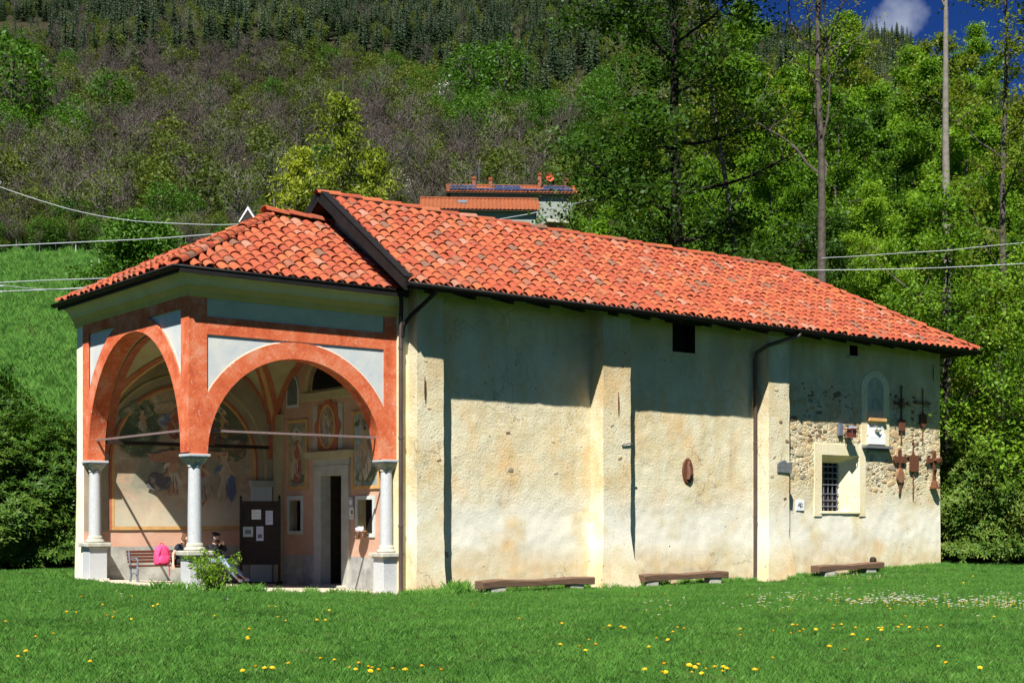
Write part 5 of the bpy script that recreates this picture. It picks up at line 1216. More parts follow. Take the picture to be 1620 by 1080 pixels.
# sundial niche
NI = empty('wall_niche', parent=CH)
fY = lambda a, b, d: (a, -d, b)
cxn = (NICHE[0]+NICHE[1])/2
halfdisc(cxn, 5.95, .74, 4.05, fY, -.02, .035, rise=.62).build('surround', M['pale'], NI)
halfdisc(cxn, 5.95, .42, 4.95, fY, .035, .042, rise=.40).build('faded_picture', fresco('faded_niche_picture', [(.22, .24, .20), (.36, .38, .32), (.46, .44, .34), (.50, .48, .38), (.24, .22, .17)], 2.0, [], 9), NI)
MB().box((cxn-.46, -.16, 4.86), (cxn+.46, .0, 4.97)).build('ledge', M['ochre'], NI, bevel=.01)
MB().box((cxn-.42, -.06, 4.38), (cxn+.42, 0, 4.74)).build('marble_slab', M['marble'], NI, bevel=.01)
MB().box((cxn-.47, -.10, 4.38), (cxn+.47, 0, 4.43)).box((cxn-.44, -.12, 4.08), (cxn+.44, 0, 4.38)).build('marble_slab', M['marble'], NI, bevel=.01)
m = MB(); m.lathe([(.03, 0), (.10, .02), (.12, .08), (.06, .13), (.02, .15)], (cxn, -.12, 4.50), 12)
for sx in (-1, 1): m.tube([(cxn, -.16, 4.58), (cxn+sx*.13, -.18, 4.60), (cxn+sx*.17, -.18, 4.7)], [.035, .03, .01], 6)
m.build('carved_emblem', M['stone'], NI, smooth=True)
MB().box((cxn-.72, -.22, 3.94), (cxn+.72, 0, 4.02)).box((cxn-.62, -.14, 3.86), (cxn+.62, 0, 3.94)).build('stone_shelf', M['slate'], NI, bevel=.012)
# oval relief plaque
m = MB(); pts = lambda ra, rb: [(16.15+ra*math.cos(2*math.pi*i/28), 2.89+rb*math.sin(2*math.pi*i/28)) for i in range(28)]
t = empty('relief_plaque', (16.12, -.01, 3.0))
Z = lambda a, b, d: (a-16.15, -d, b-2.89)
MB().prism(pts(.21, .37), Z, -.02, .035).build('plate', M['rust'], t, bevel=.012); 
m = MB(); m.prism(pts(.225, .39), Z, -.02, .02)
m.build('rim', M['rust'], t, bevel=.01)
m = MB().tube([(-.02, -.04, -.25), (.03, -.06, -.05), (-.01, -.06, .12), (.0, -.05, .22)], [.06, .08, .06, .04], 8).tube([(.05, -.05, .05), (.14, -.06, -.05), (.1, -.06, -.15)], [.04, .035, .03], 6).tube([(0, -.06, .2), (0, -.06, .3)], [.055, .04], 8)
m.build('relief_figure', simple('rust_relief', (.11, .05, .03), (.19, .09, .055), 14, .4, .004, .7), t, smooth=True); tag(t, 'oval rust brown relief plaque on the wall between the second and third buttress', 'plaque')
# ceramic house sign
t = empty('ceramic_sign', (21.19, 0, 2.0)); MB().box((-.19, -.03, -.17), (.19, .0, .17)).build('ceramic_tile', M['marble'], t, bevel=.006)
m = MB(); rr = random.Random(3); ink = simple('blue_grey_ink', (.06, .07, .10), (.12, .10, .09), 9, 0, .001)
m = MB().tube([(-.1, -.034, .03), (-.05, -.034, .07), (.0, -.034, .05), (.04, -.034, .08), (.1, -.034, .02)], .011, 5).tube([(-.12, -.034, -.01), (-.02, -.034, .01), (.03, -.034, -.02), (.12, -.034, -.05)], .01, 5).tube([(0, -.034, .06), (-.02, -.034, -.03), (.02, -.034, -.07)], .016, 5)
m.build('painted_emblem', ink, t); tag(t, 'small square white ceramic tile with a blue grey emblem, left below the barred window', 'sign')
# lantern with grey bracket box
t = empty('wall_lantern', (23.3, 0, 4.3)); MB().box((-.26, -.1, .02), (-.06, 0, .42)).build('bracket_box', M['grey_iron'], t, bevel=.01)
MB().tube([(-.1, -.1, .3), (.02, -.2, .36), (.1, -.26, .26)], .014, 6).build('bracket_arm', M['metal_dark'], t)
gr = simple('rusty_red_frame', (.16, .03, .02), (.26, .06, .04), 8, .2, .003, .5)
gl = NT('dark_lantern_glass').done((.10, .03, .02), .1, None, .5)
m = MB()
for sx in (-1, 1):
    for sy in (-1, 1): m.bar((.12+sx*.13, -.3+sy*.13, -.02), (.12+sx*.15, -.3+sy*.15, .22), .02, .02)
m.box((.0, -.42, -.05), (.24, -.18, -.02)).box((-.05, -.47, .22), (.29, -.13, .25)); m.build('frame', gr, t)
MB().box((.01, -.41, -.02), (.23, -.19, .21)).build('glass', gl, t); MB().lathe([(.2, 0), (.12, .07), (.03, .1), (.03, .13)], (.12, -.3, .25), 4).build('cap', M['grey_iron'], t)
MB().lathe([(.02, 0), (.05, .05), (.05, .12), (.02, .14)], (.12, -.3, .0), 8).build('bulb', M['paper'], t)
tag(t, 'red framed wall lantern with grey bracket above the barred window', 'lantern')
# old iron grave crosses on the wall
def cross(x, zt, za, zbm, kind, label):
    t = empty('iron_cross', (x, -.05, za)); T, B = zt-za, zbm-za
    m = MB()
    if kind == 'scroll':
        m.bar((0, 0, B), (0, 0, T), .045, .03).bar((-.34, 0, 0), (.34, 0, 0), .045, .03)
        for a in range(4):
            q = a*math.pi/2+math.pi/4; m.tube([(.05*math.cos(q), 0, .05*math.sin(q)), (.17*math.cos(q+.35), 0, .17*math.sin(q+.35)), (.21*math.cos(q), 0, .21*math.sin(q)), (.14*math.cos(q-.3), 0, .14*math.sin(q-.3)), (.05*math.cos(q), 0, .05*math.sin(q))], .013, 5)
        for px_, pz in ((-.36, 0), (.36, 0), (0, T)):
            for dx, dz in ((0, .05), (.05, 0), (-.05, 0), (0, -.05)): m.lathe([(.0, -.03), (.035, 0), (.0, .03)], (px_+dx, 0, pz+dz), 8)
        m.tube([(0, 0, B+.9), (-.12, 0, B+.7), (-.02, 0, B+.45)], .015, 5).tube([(0, 0, B+.9), (.12, 0, B+.7), (.02, 0, B+.45)], .015, 5)
        m.build('cross_frame', M['rust'], t); MB().box((-.17, -.03, B+.38), (.19, .0, B+.78)).build('name_plate', M['rust'], t, bevel=.02)
    elif kind == 'shield':
        m.bar((0, 0, B), (0, 0, T), .03, .03).bar((-.42, 0, 0), (.42, 0, 0), .03, .03).bar((-.40, 0, .07), (.40, 0, .07), .02, .02)
        for px_ in (-.42, .42): m.lathe([(0, -.04), (.035, 0), (0, .04)], (px_, 0, .03), 6)
        m.build('cross_frame', M['rust'], t)
        m = MB(); m.prism([(-.17, -.72), (0, -.85), (.19, -.72), (.19, -.42), (0, -.3), (-.17, -.42)], lambda a, b, d: (a, -d, b), 0, .03); m.build('name_plate', M['rust'], t)
    elif kind == 'disc':
        m.prism([(-.05, B+.02), (-.02, B+.3), (-.06, B+.6), (-.045, -.1), (-.3, -.12), (-.36, .02), (-.3, .14), (-.06, .1), (-.09, .3), (0, T), (.09, .3), (.06, .1), (.3, .14), (.36, .02), (.3, -.12), (.045, -.1), (.08, B+.6), (.1, B+.35), (.02, B)], lambda a, b, d: (a, -d, b), 0, .04); m.build('cross_frame', M['rust'], t)
        MB().prism([(.18*math.cos(2*math.pi*i/20), -.55+.26*math.sin(2*math.pi*i/20)) for i in range(20)], lambda a, b, d: (a, -d, b), .0, .07).build('medallion', simple('worn_rust', (.20, .09, .05), (.28, .14, .08), 12, .4, .004), t, bevel=.015)
    elif kind == 'plate':
        m.bar((0, 0, B), (0, 0, T), .035, .03).bar((-.42, 0, 0), (.42, 0, 0), .05, .03).lathe([(0, -.04), (.04, 0), (0, .04)], (-.43, 0, .02), 8).lathe([(0, -.04), (.04, 0), (0, .04)], (.43, 0, .02), 8)
        m.tube([(-.12, 0, 0), (-.05, 0, .1), (0, 0, .2)], .012, 5).tube([(.12, 0, 0), (.05, 0, .1), (0, 0, .2)], .012, 5).lathe([(0, -.05), (.05, 0), (0, .05)], (0, 0, T-.12), 8); m.build('cross_frame', M['rust'], t)
        MB().prism([(-.24, -.5), (-.18, -.56), (.2, -.56), (.26, -.5), (.26, .02), (-.24, .02)], lambda a, b, d: (a, -d, b), .01, .05).build('name_plate', M['rust'], t, bevel=.01)
    else:
        m.prism([(-.06, B+.25), (-.07, -.08), (-.3, -.09), (-.4, -.16), (-.45, 0), (-.4, .14), (-.3, .08), (-.08, .08), (-.1, .26), (0, T), (.1, .26), (.08, .08), (.3, .08), (.4, .14), (.45, 0), (.4, -.16), (.3, -.09), (.07, -.08), (.08, B+.25)], lambda a, b, d: (a, -d, b), .0, .05)
        m.build('cross_frame', M['rust'], t, bevel=.01); MB().lathe([(.2, 0), (.2, .06), (.13, .1), (.11, .22), (.06, .3)], (0, -.03, B), 10).build('foot', M['rust'], t, smooth=True)
        MB().lathe([(0, -.08), (.09, 0), (0, .08)], (0, -.06, 0), 10).build('boss', M['rust'], t)
    tag(t, label, 'cross')
cross(26.4, 6.1, 5.55, 4.2, 'scroll', 'black scrollwork iron cross, upper left of the five on the wall')
cross(27.6, 6.12, 5.6, 4.2, 'shield', 'thin iron cross with a shield plate, upper right of the five on the wall')
cross(26.29, 3.99, 3.6, 2.42, 'disc', 'rusty flat iron cross with an oval medallion, lowest left of the five')
cross(27.06, 4.33, 3.75, 2.3, 'plate', 'rusty iron cross with a big square name plate, between two lower crosses')
cross(28.22, 3.98, 3.62, 2.62, 'foot', 'rusty cast iron cross with thick foot nearest the wall corner')
# beam benches
for (x0, x1, z0, z1, lab, sup) in ((7.75, 11.6, -.14, -.13, 'long weathered timber bench along the wall before the second buttress', (8.3, 11.0)), (13.75, 17.2, -.14, -.1, 'long weathered timber bench between the second and third buttress', (14.1, 16.7)), (21.5, 24.8, -.04, .02, 'shorter weathered timber bench below the barred window', (22.1, 24.2))):
    yb = -.95 if x0 < 9 else (-.66 if x0 < 20 else -.55); t = empty('timber_bench', (x0, yb, -.35)); m = MB(); n_ = 14; V = []
    for i in range(n_+1):
        f = i/n_; x = (x1-x0)*f; zt = lerp(z0, z1, f)+.35+.018*math.sin(f*9)+.006*rs_.gauss(0, 1)+.09; hgt = .19*(1+.12*math.sin(f*7+1)); y0, y1 = .02*math.sin(f*4), .36
        V += [(x, y0, zt-hgt), (x, y0-.01, zt-.03), (x, y0+.03, zt), (x, y1, zt), (x, y1, zt-hgt)]
    F = [(5*i+j, 5*i+(j+1) % 5, 5*i+5+(j+1) % 5, 5*i+5+j) for i in range(n_) for j in range(5)]+[(0, 1, 2, 3, 4), tuple(range(5*n_+4, 5*n_-1, -1))]
    m.add(V, F); m.build('seat_beam', M['beam'], t, bevel=.012)
    for q in sup:
        MB().box((q-x0-.25, .03, -.1), (q-x0+.25, .3, lerp(z0, z1, (q-x0)/(x1-x0))+.28)).build('support_stone', M['stone'], t, bevel=.03)
    tag(t, lab, 'bench')
x, y = 24.5, -.45; z = .42
t = MB().lathe([(.10, 0), (.12, .06), (.10, .14), (.05, .18)], (0, 0, 0), 9).build('small_pot', M['wood_dark'], None, loc=(x, y+.12, .11)); tag(t, 'small dark pot on the right end of the timber bench under the window', 'pot')
# slatted park bench in the porch
FL = lambda x: -.05-.047*x
t = empty('park_bench', (.66, 4.55, FL(1.5)))
for xx in (.0, 2.62):
    m = MB(); P_ = lambda *q: [(xx, a, b) for a, b in q]
    m.tube(P_((.0, 0), (.05, .2), (.0, .38), (.04, .44)), [.035, .028, .03, .03], 7).tube(P_((.52, 0), (.46, .2), (.50, .42), (.60, .84)), [.035, .028, .03, .022], 7).tube(P_((.02, .42), (.25, .40), (.5, .42)), .028, 7).tube(P_((.03, .44), (.0, .60), (.12, .66), (.5, .62)), [.024, .026, .026, .02], 7).tube(P_((.05, .2), (.25, .28), (.46, .2)), .018, 6).lathe([(.05, -.02), (.05, .02)], (xx, .05, .25), 8)
    m.build('end_frame', M['grey_iron'], t, smooth=True)
for k in range(5): MB().box((-.06, .03+k*.095, .435), (2.68, .105+k*.095, .47)).build('seat_slat', M['slat'], t, bevel=.006)
for k in range(4):
    yy, zz = .515+k*.026, .53+k*.085; MB().hexa([(-.06, yy, zz), (2.68, yy, zz), (2.68, yy+.028, zz-.005), (-.06, yy+.028, zz-.005), (-.06, yy+.02, zz+.068), (2.68, yy+.02, zz+.068), (2.68, yy+.048, zz+.062), (-.06, yy+.048, zz+.062)]).build('back_slat', M['slat'], t, bevel=.004)
tag(t, 'park bench with red brown slats and grey iron ends inside the porch', 'bench')
# pink rucksack
pk = simple('pink_fabric', (.75, .05, .16), (.85, .09, .24), 16, .5, .01, .7); pk2 = simple('dark_pink_trim', (.42, .01, .07), (.5, .02, .1), 16, .3, .005, .7)
t = empty('rucksack', (1.42, 4.78, FL(1.5)+.47), R(8))
def blob(prof, sx, sy, mat, name, par, off=(0, 0, 0), n=24, e=2.6):
    V = []
    for r_, z in prof:
        for k in range(n):
            a = 2*math.pi*k/n; c, s = math.cos(a), math.sin(a); q = (abs(c)**e+abs(s)**e)**(-1/e); V.append((off[0]+sx*r_*c*q, off[1]+sy*r_*s*q, off[2]+z))
    F = [(i*n+k, i*n+(k+1) % n, (i+1)*n+(k+1) % n, (i+1)*n+k) for i in range(len(prof)-1) for k in range(n)]+[tuple(range(n))[::-1], tuple(range((len(prof)-1)*n, len(prof)*n))]
    return MB().add(V, F).build(name, mat, par, smooth=True)
blob([(.7, 0), (.95, .03), (1, .12), (.98, .28), (.9, .40), (.72, .48), (.4, .525)], .23, .12, pk, 'bag_body', t)
blob([(.8, 0), (1, .03), (1, .16), (.8, .2)], .17, .06, pk, 'front_pocket', t, (0, -.12, .04))
MB().tube([(-.15, -.135, .05), (-.16, -.13, .3), (-.06, -.09, .45), (0, -.05, .5)], .012, 6).build('piping', pk2, t); MB().tube([(.15, -.135, .05), (.16, -.13, .3), (.06, -.09, .45)], .012, 6).build('piping', pk2, t)
MB().tube([(-.05, 0, .52), (-.04, 0, .575), (.04, 0, .575), (.05, 0, .52)], .012, 6).build('handle', pk2, t); MB().tube([(.08, -.13, .03), (.1, -.2, -.05), (.1, -.21, -.3)], .016, 6).build('strap', pk2, t)
tag(t, 'bright pink rucksack standing on the slatted bench', 'rucksack')
# people
SKIN = simple('skin', (.50, .30, .21), (.56, .35, .25), 9, .05, .002, .6); HAIR = simple('brown_hair', (.09, .045, .022), (.17, .09, .045), 30, .6, .01, .6, .3); HAIRD = simple('black_hair', (.012, .009, .008), (.02, .015, .012), 30, .5, .01, .5)
NAVY = simple('navy_cotton', (.015, .017, .03), (.025, .027, .045), 12, .5, .01, .9); BLACKC = simple('black_cotton', (.010, .010, .012), (.018, .018, .02), 12, .5, .01, .9); DEN = simple('light_blue_denim', (.20, .26, .42), (.30, .36, .52), 12, .4, .01, .9); SHOE = simple('white_canvas_shoe', (.62, .66, .74), (.74, .76, .80), 12, .2, .004, .7)
def skin(name, chains, mat, parent, root=0):
    """chains: lists of (xyz, radius); equal points are welded, so the whole is one surface"""
    V, E, RD, ix = [], [], [], {}
    def vid(p, r_):
        k = tuple(round(c, 4) for c in p)
        if k not in ix: ix[k] = len(V); V.append(k); RD.append(r_)
        return ix[k]
    for ch in chains:
        ids = [vid(p, r_) for p, r_ in ch]; E += list(zip(ids, ids[1:]))
    me = bpy.data.meshes.new(name); me.from_pydata(V, E, []); me.materials.append(mat); o = link(name, me, parent)
    s = o.modifiers.new('skin', 'SKIN'); s.use_smooth_shade = True
    for i, r_ in enumerate(RD): d = me.skin_vertices[0].data[i]; d.radius = (r_, r_); d.use_root = (i == root)
    o.modifiers.new('sub', 'SUBSURF').levels = 2; o.modifiers['sub'].render_levels = 2; return o
def hand(w_, d, up):
    """five finger chains leaving the wrist point w_ along d"""
    w_, d, up = Vector(w_), Vector(d).normalized(), Vector(up).normalized(); s = d.cross(up).normalized(); palm = w_+d*.045; out = [[(tuple(w_), .024), (tuple(palm), .027)]]
    for k, ln in ((-1.5, .055), (-.5, .068), (.5, .072), (1.5, .064)):
        a = palm+d*.035+s*k*.019; b = a+d*ln*.55-up*.008; c = b+d*ln*.4-up*.022; out.append([(tuple(palm), .027), (tuple(a), .010), (tuple(b), .009), (tuple(c), .007)])
    a = w_+d*.03+s*.035; out.append([(tuple(w_), .024), (tuple(a), .012), (tuple(a+d*.03+s*.012-up*.01), .009)]); return out
def person(loc, rz, label, neck, head, look, shL, shR, armL, armR, legL, legR, top, trouser, hair, long_hair):
    t = empty('person', loc, rz); pv = (0, 0, .11); ch = (0, neck[1]*.6, .42)
    hd = Vector(head); lk = Vector(look).normalized(); up = Vector((0, 0, 1)); sd = lk.cross(up).normalized()
    C = [[(pv, .13), ((0, neck[1]*.25, .26), .115), (ch, .13), (tuple(neck), .055), (tuple(hd+Vector((0, 0, -.05))-lk*.01), .07), (tuple(hd), .088), (tuple(hd+Vector((0, 0, .075))-lk*.01), .078)],
         [(tuple(hd), .088), (tuple(hd+lk*.095+Vector((0, 0, -.015))), .018)], [(tuple(hd), .088), (tuple(hd+sd*.088-Vector((0, 0, .01))), .02)], [(tuple(hd), .088), (tuple(hd-sd*.088-Vector((0, 0, .01))), .02)]]
    for sh, arm in ((shL, armL), (shR, armR)):
        C.append([(ch, .13), (sh, .052), (arm[0], .038), (arm[1], .026)]); d = Vector(arm[1])-Vector(arm[0]); C += hand(arm[1], d, Vector((0, 0, 1)) if abs(d.normalized().z) < .9 else Vector((0, -1, 0)))
    for hp, lg in (((-.09, .0, .10), legL), ((.09, .0, .10), legR)): C.append([(pv, .13), (hp, .085), (lg[0], .058), (lg[1], .036), (lg[2], .03)])
    skin('body', C, SKIN, t)
    T = [[((0, 0, .12), .15), ((0, neck[1]*.25, .26), .137), (ch, .15), ((neck[0], neck[1], neck[2]-.03), .068)]]
    for sh, arm in ((shL, armL), (shR, armR)):
        mid = tuple(Vector(sh).lerp(Vector(arm[0]), .55)); T.append([(ch, .15), (sh, .067), (mid, .058)] if trouser is BLACKC else [(ch, .15), (sh, .067), (arm[0], .052), (tuple(Vector(arm[0]).lerp(Vector(arm[1]), .85)), .04)])
    skin('top', T, top, t)
    Q = []
    for hp, lg in (((-.09, .0, .10), legL), ((.09, .0, .10), legR)): Q.append([((0, 0, .11), .145), (hp, .098), (lg[0], .073), (tuple(Vector(lg[0]).lerp(Vector(lg[1]), .9)), .05)])
    skin('trousers', Q, trouser, t)
    for lg in (legL, legR): skin('shoe', [[(tuple(Vector(lg[1])+Vector((0, 0, -.02))), .05), (tuple(Vector(lg[1]).lerp(Vector(lg[2]), .5)+Vector((0, 0, -.035))), .048), (tuple(Vector(lg[2])+Vector((0, 0, -.02))), .04)]], SHOE, t)
    H_ = [[(tuple(hd+Vector((0, 0, .02))-lk*.035), .092), (tuple(hd+Vector((0, 0, .07))-lk*.02), .078)], [(tuple(hd+Vector((0, 0, .02))-lk*.035), .092), (tuple(hd-lk*.055-Vector((0, 0, .05))), .075)]]
    if long_hair:
        for q in (-1, 0, 1): H_.append([(tuple(hd-lk*.055-Vector((0, 0, .05))), .075), (tuple(hd-lk*.06+sd*q*.05-Vector((0, 0, .2))), .05), (tuple(hd-lk*.03+sd*q*.06-Vector((0, 0, .42))), .02)])
    skin('hair', H_, hair, t)
    for q in (-1, 1): MB().lathe([(.002, -.009), (.011, 0), (.002, .009)], tuple(hd+lk*.083+sd*q*.032+Vector((0, 0, .012))), 8).build('eye', M['black'], t)
    MB().box((-.02, -.004, -.004), (.02, .004, .004)).build('mouth', simple('lips', (.4, .12, .1)), t, loc=tuple(hd+lk*.086-Vector((0, 0, .055))), rot=(0, 0, math.atan2(sd.y, sd.x)))
    tag(t, label, 'person', 'two people on the porch bench'); return t
seat = FL(1.5)+.47
# facing: local +Y forward
person((1.92, 4.80, seat-.03), R(205), 'person with long brown hair in a dark short sleeved top beside the pink rucksack', (-.03, .10, .60), (-.08, .17, .73), (-.5, .8, -.35), (-.20, .06, .50), (.17, .08, .51), ((-.24, .2, .28), (-.12, .42, .16)), ((.30, .05, .30), (.42, .16, .06)), ((-.12, .43, .10), (-.12, .46, -.34), (-.12, .58, -.40)), ((.12, .43, .10), (.13, .44, -.34), (.13, .56, -.40)), NAVY, BLACKC, HAIR, True)
person((2.95, 4.86, seat-.03), R(192), 'dark haired person in black top and light jeans holding up a phone behind the column', (0, .08, .60), (.02, .14, .74), (-.1, .9, -.3), (-.18, .06, .51), (.18, .06, .51), ((-.22, .24, .38), (-.05, .36, .60)), ((.22, .24, .36), (.07, .37, .58)), ((-.18, .42, .12), (-.42, .80, -.36), (-.50, .92, -.38)), ((.02, .44, .11), (-.16, .86, -.38), (-.22, .99, -.39)), BLACKC, DEN, HAIRD, False)
t = MB().box((-.075, -.006, -.04), (.075, .006, .04)).build('phone', M['metal_dark'], None, loc=(2.86, 4.45, seat+.62), rot=(R(-15), 0, R(12)), bevel=.004); tag(t, 'dark phone held up by the person behind the middle column', 'phone')
# notice board
t = empty('notice_board', (4.07, 5.45, FL(4.4)-.02), math.atan2(4.8-5.45, 4.92-4.07)); wd = 1.07
for xx in (0, wd):
    MB().box((xx-.035, -.035, 0), (xx+.035, .035, 2.38)).lathe([(.02, 2.38), (.045, 2.42), (.03, 2.47), (.0, 2.52)], (xx, 0, 0), 8).build('post', M['wood_dark'], t, bevel=.006)
    MB().box((xx-.04, -.33, 0), (xx+.04, .33, .1)).build('foot', M['wood_dark'], t, bevel=.01)
MB().box((.035, -.012, .62), (wd-.035, .012, 2.28)).build('panel', M['wood_dark'], t)
for z0, z1 in ((.56, .62), (2.28, 2.34)): MB().box((.035, -.022, z0), (wd-.035, .022, z1)).build('rail', M['wood_dark'], t)
lc = simple('printed_line', (.12, .12, .13), (.2, .2, .2), 9, 0, .001)
def sheet(par, x, z, w_, h, name, tone=None, lines=7, photo=None):
    s = MB().box((x, -.018, z), (x+w_, -.014, z+h)).build(name, tone or M['paper'], par)
    m = MB(); k = 0
    for i in range(lines):
        zz = z+h*(.9-.8*i/lines)
        if photo and photo[0] < (zz-z)/h < photo[1]: continue
        m.box((x+w_*.12, -.0195, zz-.006), (x+w_*(.88 if i % 3 else .6), -.0182, zz))
    m.build('print', lc, s)
    tag(s.children[0], kind='stuff')
    if photo: MB().box((x+w_*.2, -.0192, z+h*photo[0]), (x+w_*.8, -.0182, z+h*photo[1])).build('printed_picture', M['slate'], s)
    return s
gp = simple('green_paper', (.38, .46, .40), (.46, .53, .47), 6, .05, .002); lv = simple('lilac_paper', (.55, .55, .66), (.62, .62, .70), 6, .05, .002)
sheet(t, .30, 1.83, .26, .27, 'notice_sheet', None, 6); sheet(t, .69, 1.68, .20, .39, 'notice_sheet', lv, 10); sheet(t, .06, 1.34, .28, .28, 'notice_sheet', gp, 5, (.3, .7)); sheet(t, .43, 1.23, .20, .40, 'notice_sheet', lv, 9, (.2, .45))
tag(t, 'tall dark wooden notice board with four pinned sheets standing in the porch', 'notice board')
# posters beside the door, basket of leaflets
t = empty('poster', (XN-.02, 2.32, 1.9)); MB().box((-.01, -.17, -.02), (0, .17, .26)).build('picture', simple('blue_poster', (.16, .18, .34), (.5, .5, .55), 5, 0, .001), t); MB().box((-.014, -.08, .05), (-.01, .08, .18)).build('pale_figure', M['paper'], t, bevel=.003); tag(t, 'blue poster with a pale shape right of the door, above the white notice', 'poster')
t = empty('wall_notice', (XN-.02, 2.3, 1.56)); MB().box((-.01, -.16, -.0), (0, .16, .31)).build('sheet', M['paper'], t); MB().box((-.013, -.12, .13), (-.01, -.02, .24)).build('printed_picture', M['slate'], t); MB().box((-.013, -.12, .05), (-.01, .12, .07)).build('print', lc, t); tag(t, 'white printed notice under the blue poster right of the door', 'notice')
t = empty('basket', (XN-.2, 1.5, 1.08))
wk = simple('wicker', (.16, .07, .035), (.30, .15, .08), 40, .8, .01, .8)
V = MB()
for k in range(6): z = k*.03; r_ = .13+.05*(k/5); V.tube([(r_*.8*math.cos(a), r_*1.2*math.sin(a), z) for a in np.linspace(0, 2*math.pi, 21)], .015, 5, cap=False)
o = V.build('wicker_wall', wk, t); MB().lathe([(.13, 0), (.13, .012)], (0, 0, 0), 16).build('wicker_bottom', wk, t); tag(o, kind='stuff')
tag(t, 'round brown wicker basket on the sill of the window right of the door', 'basket')
t = empty('leaflets', (XN-.2, 1.5, 1.12)); rl = random.Random(4)
for k in range(9):
    MB().box((-.004, -.06, 0), (.004, .06, .24)).build('leaflet', M['paper'] if k % 3 else lv, t, loc=(rl.uniform(-.05, .05), -.14+k*.035, .0), rot=(R(rl.uniform(-25, 25)), R(rl.uniform(-18, 10)), R(rl.uniform(-40, 40))))
tag(t, 'white and lilac leaflets standing in the wicker basket', 'leaflets')
# rose bush at the middle column
rb = random.Random(2); m = MB(); an = []
for k in range(9):
    a = rb.uniform(0, 6.28); p = [Vector((.1*math.cos(a), .08*math.sin(a), 0))]; d = Vector((math.cos(a)*.25, math.sin(a)*.2, 1)).normalized()
    for i in range(5): d = (d+Vector((rb.gauss(0, .2), rb.gauss(0, .15), 0))).normalized(); p.append(p[-1]+d*.17)
    m.tube(p, [.012, .011, .01, .008, .006, .004], 5, cap=False)
    for q in p[1:]:
        for _ in range(3): e = q+Vector((rb.gauss(0, .10), rb.gauss(0, .08), rb.gauss(0, .07))); m.tube([q, e], [.004, .002], 3, cap=False); an.append(e)
t = empty('rose_bush', (.42, -.55, G(.42, -.55))); m.build('stems', BK, t); link('foliage', leaves(crown_pts(an, 14, .06), .065, LM['spring'], 'foliage', asp=.62), t); tag(t, 'small climbing rose bush growing against the middle column pedestal', 'bush')
# ---------------- far things
def corr_roof(m, p0, ax, up, Lx, pitch=.42, amp=.05):
    p0, ax, up = Vector(p0), Vector(ax), Vector(up); N_ = ax.cross(up).normalized(); N_ = N_ if N_.z > 0 else -N_; nn = int(Lx/pitch)*4; V = []
    for i in range(nn+1):
        x = Lx*i/nn; q = p0+ax*x+N_*(amp*(1+math.cos(i*math.pi/2))); V += [q, q+up]
    m.add(V, [(2*i, 2*i+2, 2*i+3, 2*i+1) for i in range(nn)])
TR = simple('farm_roof_tile', (.20, .062, .028), (.27, .085, .036), 1.6, .3, .03, .85, .1)
def farmhouse(px, s, wd, dpth, zeave, rise, rot, label, wallmat, hip=0):
    x, y = atS(px, s); t = empty('farmhouse', (x, y, G(x, y)-1), -YAW+rot); h = zeave-(G(x, y)-1)
    MB().box((.5, .6, 0), (wd-.5, dpth-.6, h+.1)).build('wall', wallmat, t)
    m = MB(); up = Vector((0, dpth/2, rise)); corr_roof(m, (0, 0, h), (1, 0, 0), up, wd); m.build('roof', TR, t)
    m = MB(); corr_roof(m, (wd, dpth, h), (-1, 0, 0), Vector((0, -dpth/2, rise)), wd); m.build('roof', TR, t)
    MB().prism([(.6, h), (dpth-.6, h), (dpth/2, h+rise-.2)], lambda a, b, d: (d, a, b), .5, wd-.5).build('gable', wallmat, t)
    MB().box((0, .05, h-.14), (wd, .15, h)).build('eaves_board', M['wood_dark'], t)
    MB().tube([(0, dpth/2, h+rise+.08), (wd, dpth/2, h+rise+.08)], .13, 6).build('ridge', TR, t)
    return t, h
WG = simple('grey_green_render', (.20, .23, .20), (.27, .30, .26), 1, .2, .01, .95)
za = lambda py, s: EYE-(py-HZ)*s/FP
t, h = farmhouse(664, 148, 12.6, 7.2, za(330, 148), 1.85, R(3), '', WG)
tag(t, 'nearer farmhouse with one plain terracotta roof and a small skylight', 'house')
MB().hexa([(4.0, 1.9, h+1.0+.08), (5.0, 1.9, h+1.0+.08), (5.0, 2.6, h+1.36+.08), (4.0, 2.6, h+1.36+.08), (4.0, 1.9, h+1.15), (5.0, 1.9, h+1.15), (5.0, 2.6, h+1.52), (4.0, 2.6, h+1.52)]).build('skylight', M['grey_iron'], t)
for q in (3.0, 8.0): 
    w_ = MB().box((q, .54, h-2.3), (q+1.0, .62, h-1.0)).build('window', M['paleblue'], t); MB().box((q+.08, .52, h-2.22), (q+.92, .55, h-1.08)).build('pane', M['black'], w_)
t, h = farmhouse(706, 164, 15.2, 8.0, za(303, 164), 1.6, R(3), '', WG)
tag(t, 'farther farmhouse with blue solar panels and brick chimneys on its roof', 'house')
SOL = NT('solar_glass').done((.015, .025, .08), .15, None, .6)
up = Vector((0, 4.0, 1.6)); nrm = Vector((1, 0, 0)).cross(up).normalized()
def panel(u, v, w_=.95, l_=.36):
    b = Vector((u, 0, h))+up*v; q = [b, b+Vector((w_, 0, 0)), b+Vector((w_, 0, 0))+up*l_, b+up*l_]; MB().hexa([p+nrm*.13 for p in q]+[p+nrm*.18 for p in q]).build('solar_panel', SOL, t)
    MB().tube([p+nrm*.185 for p in q]+[q[0]+nrm*.185], .012, 4, cap=False).build('panel_frame', M['grey_iron'], t)
for k in range(14): panel(.4+k*1.03, .12, .97, .25)
for k in range(3):
    for v in (.40, .68): panel(.5+k*1.03, v, .97, .25); panel(5.7+k*1.03, v, .97, .25); panel(11.4+k*1.03, v, .97, .25)
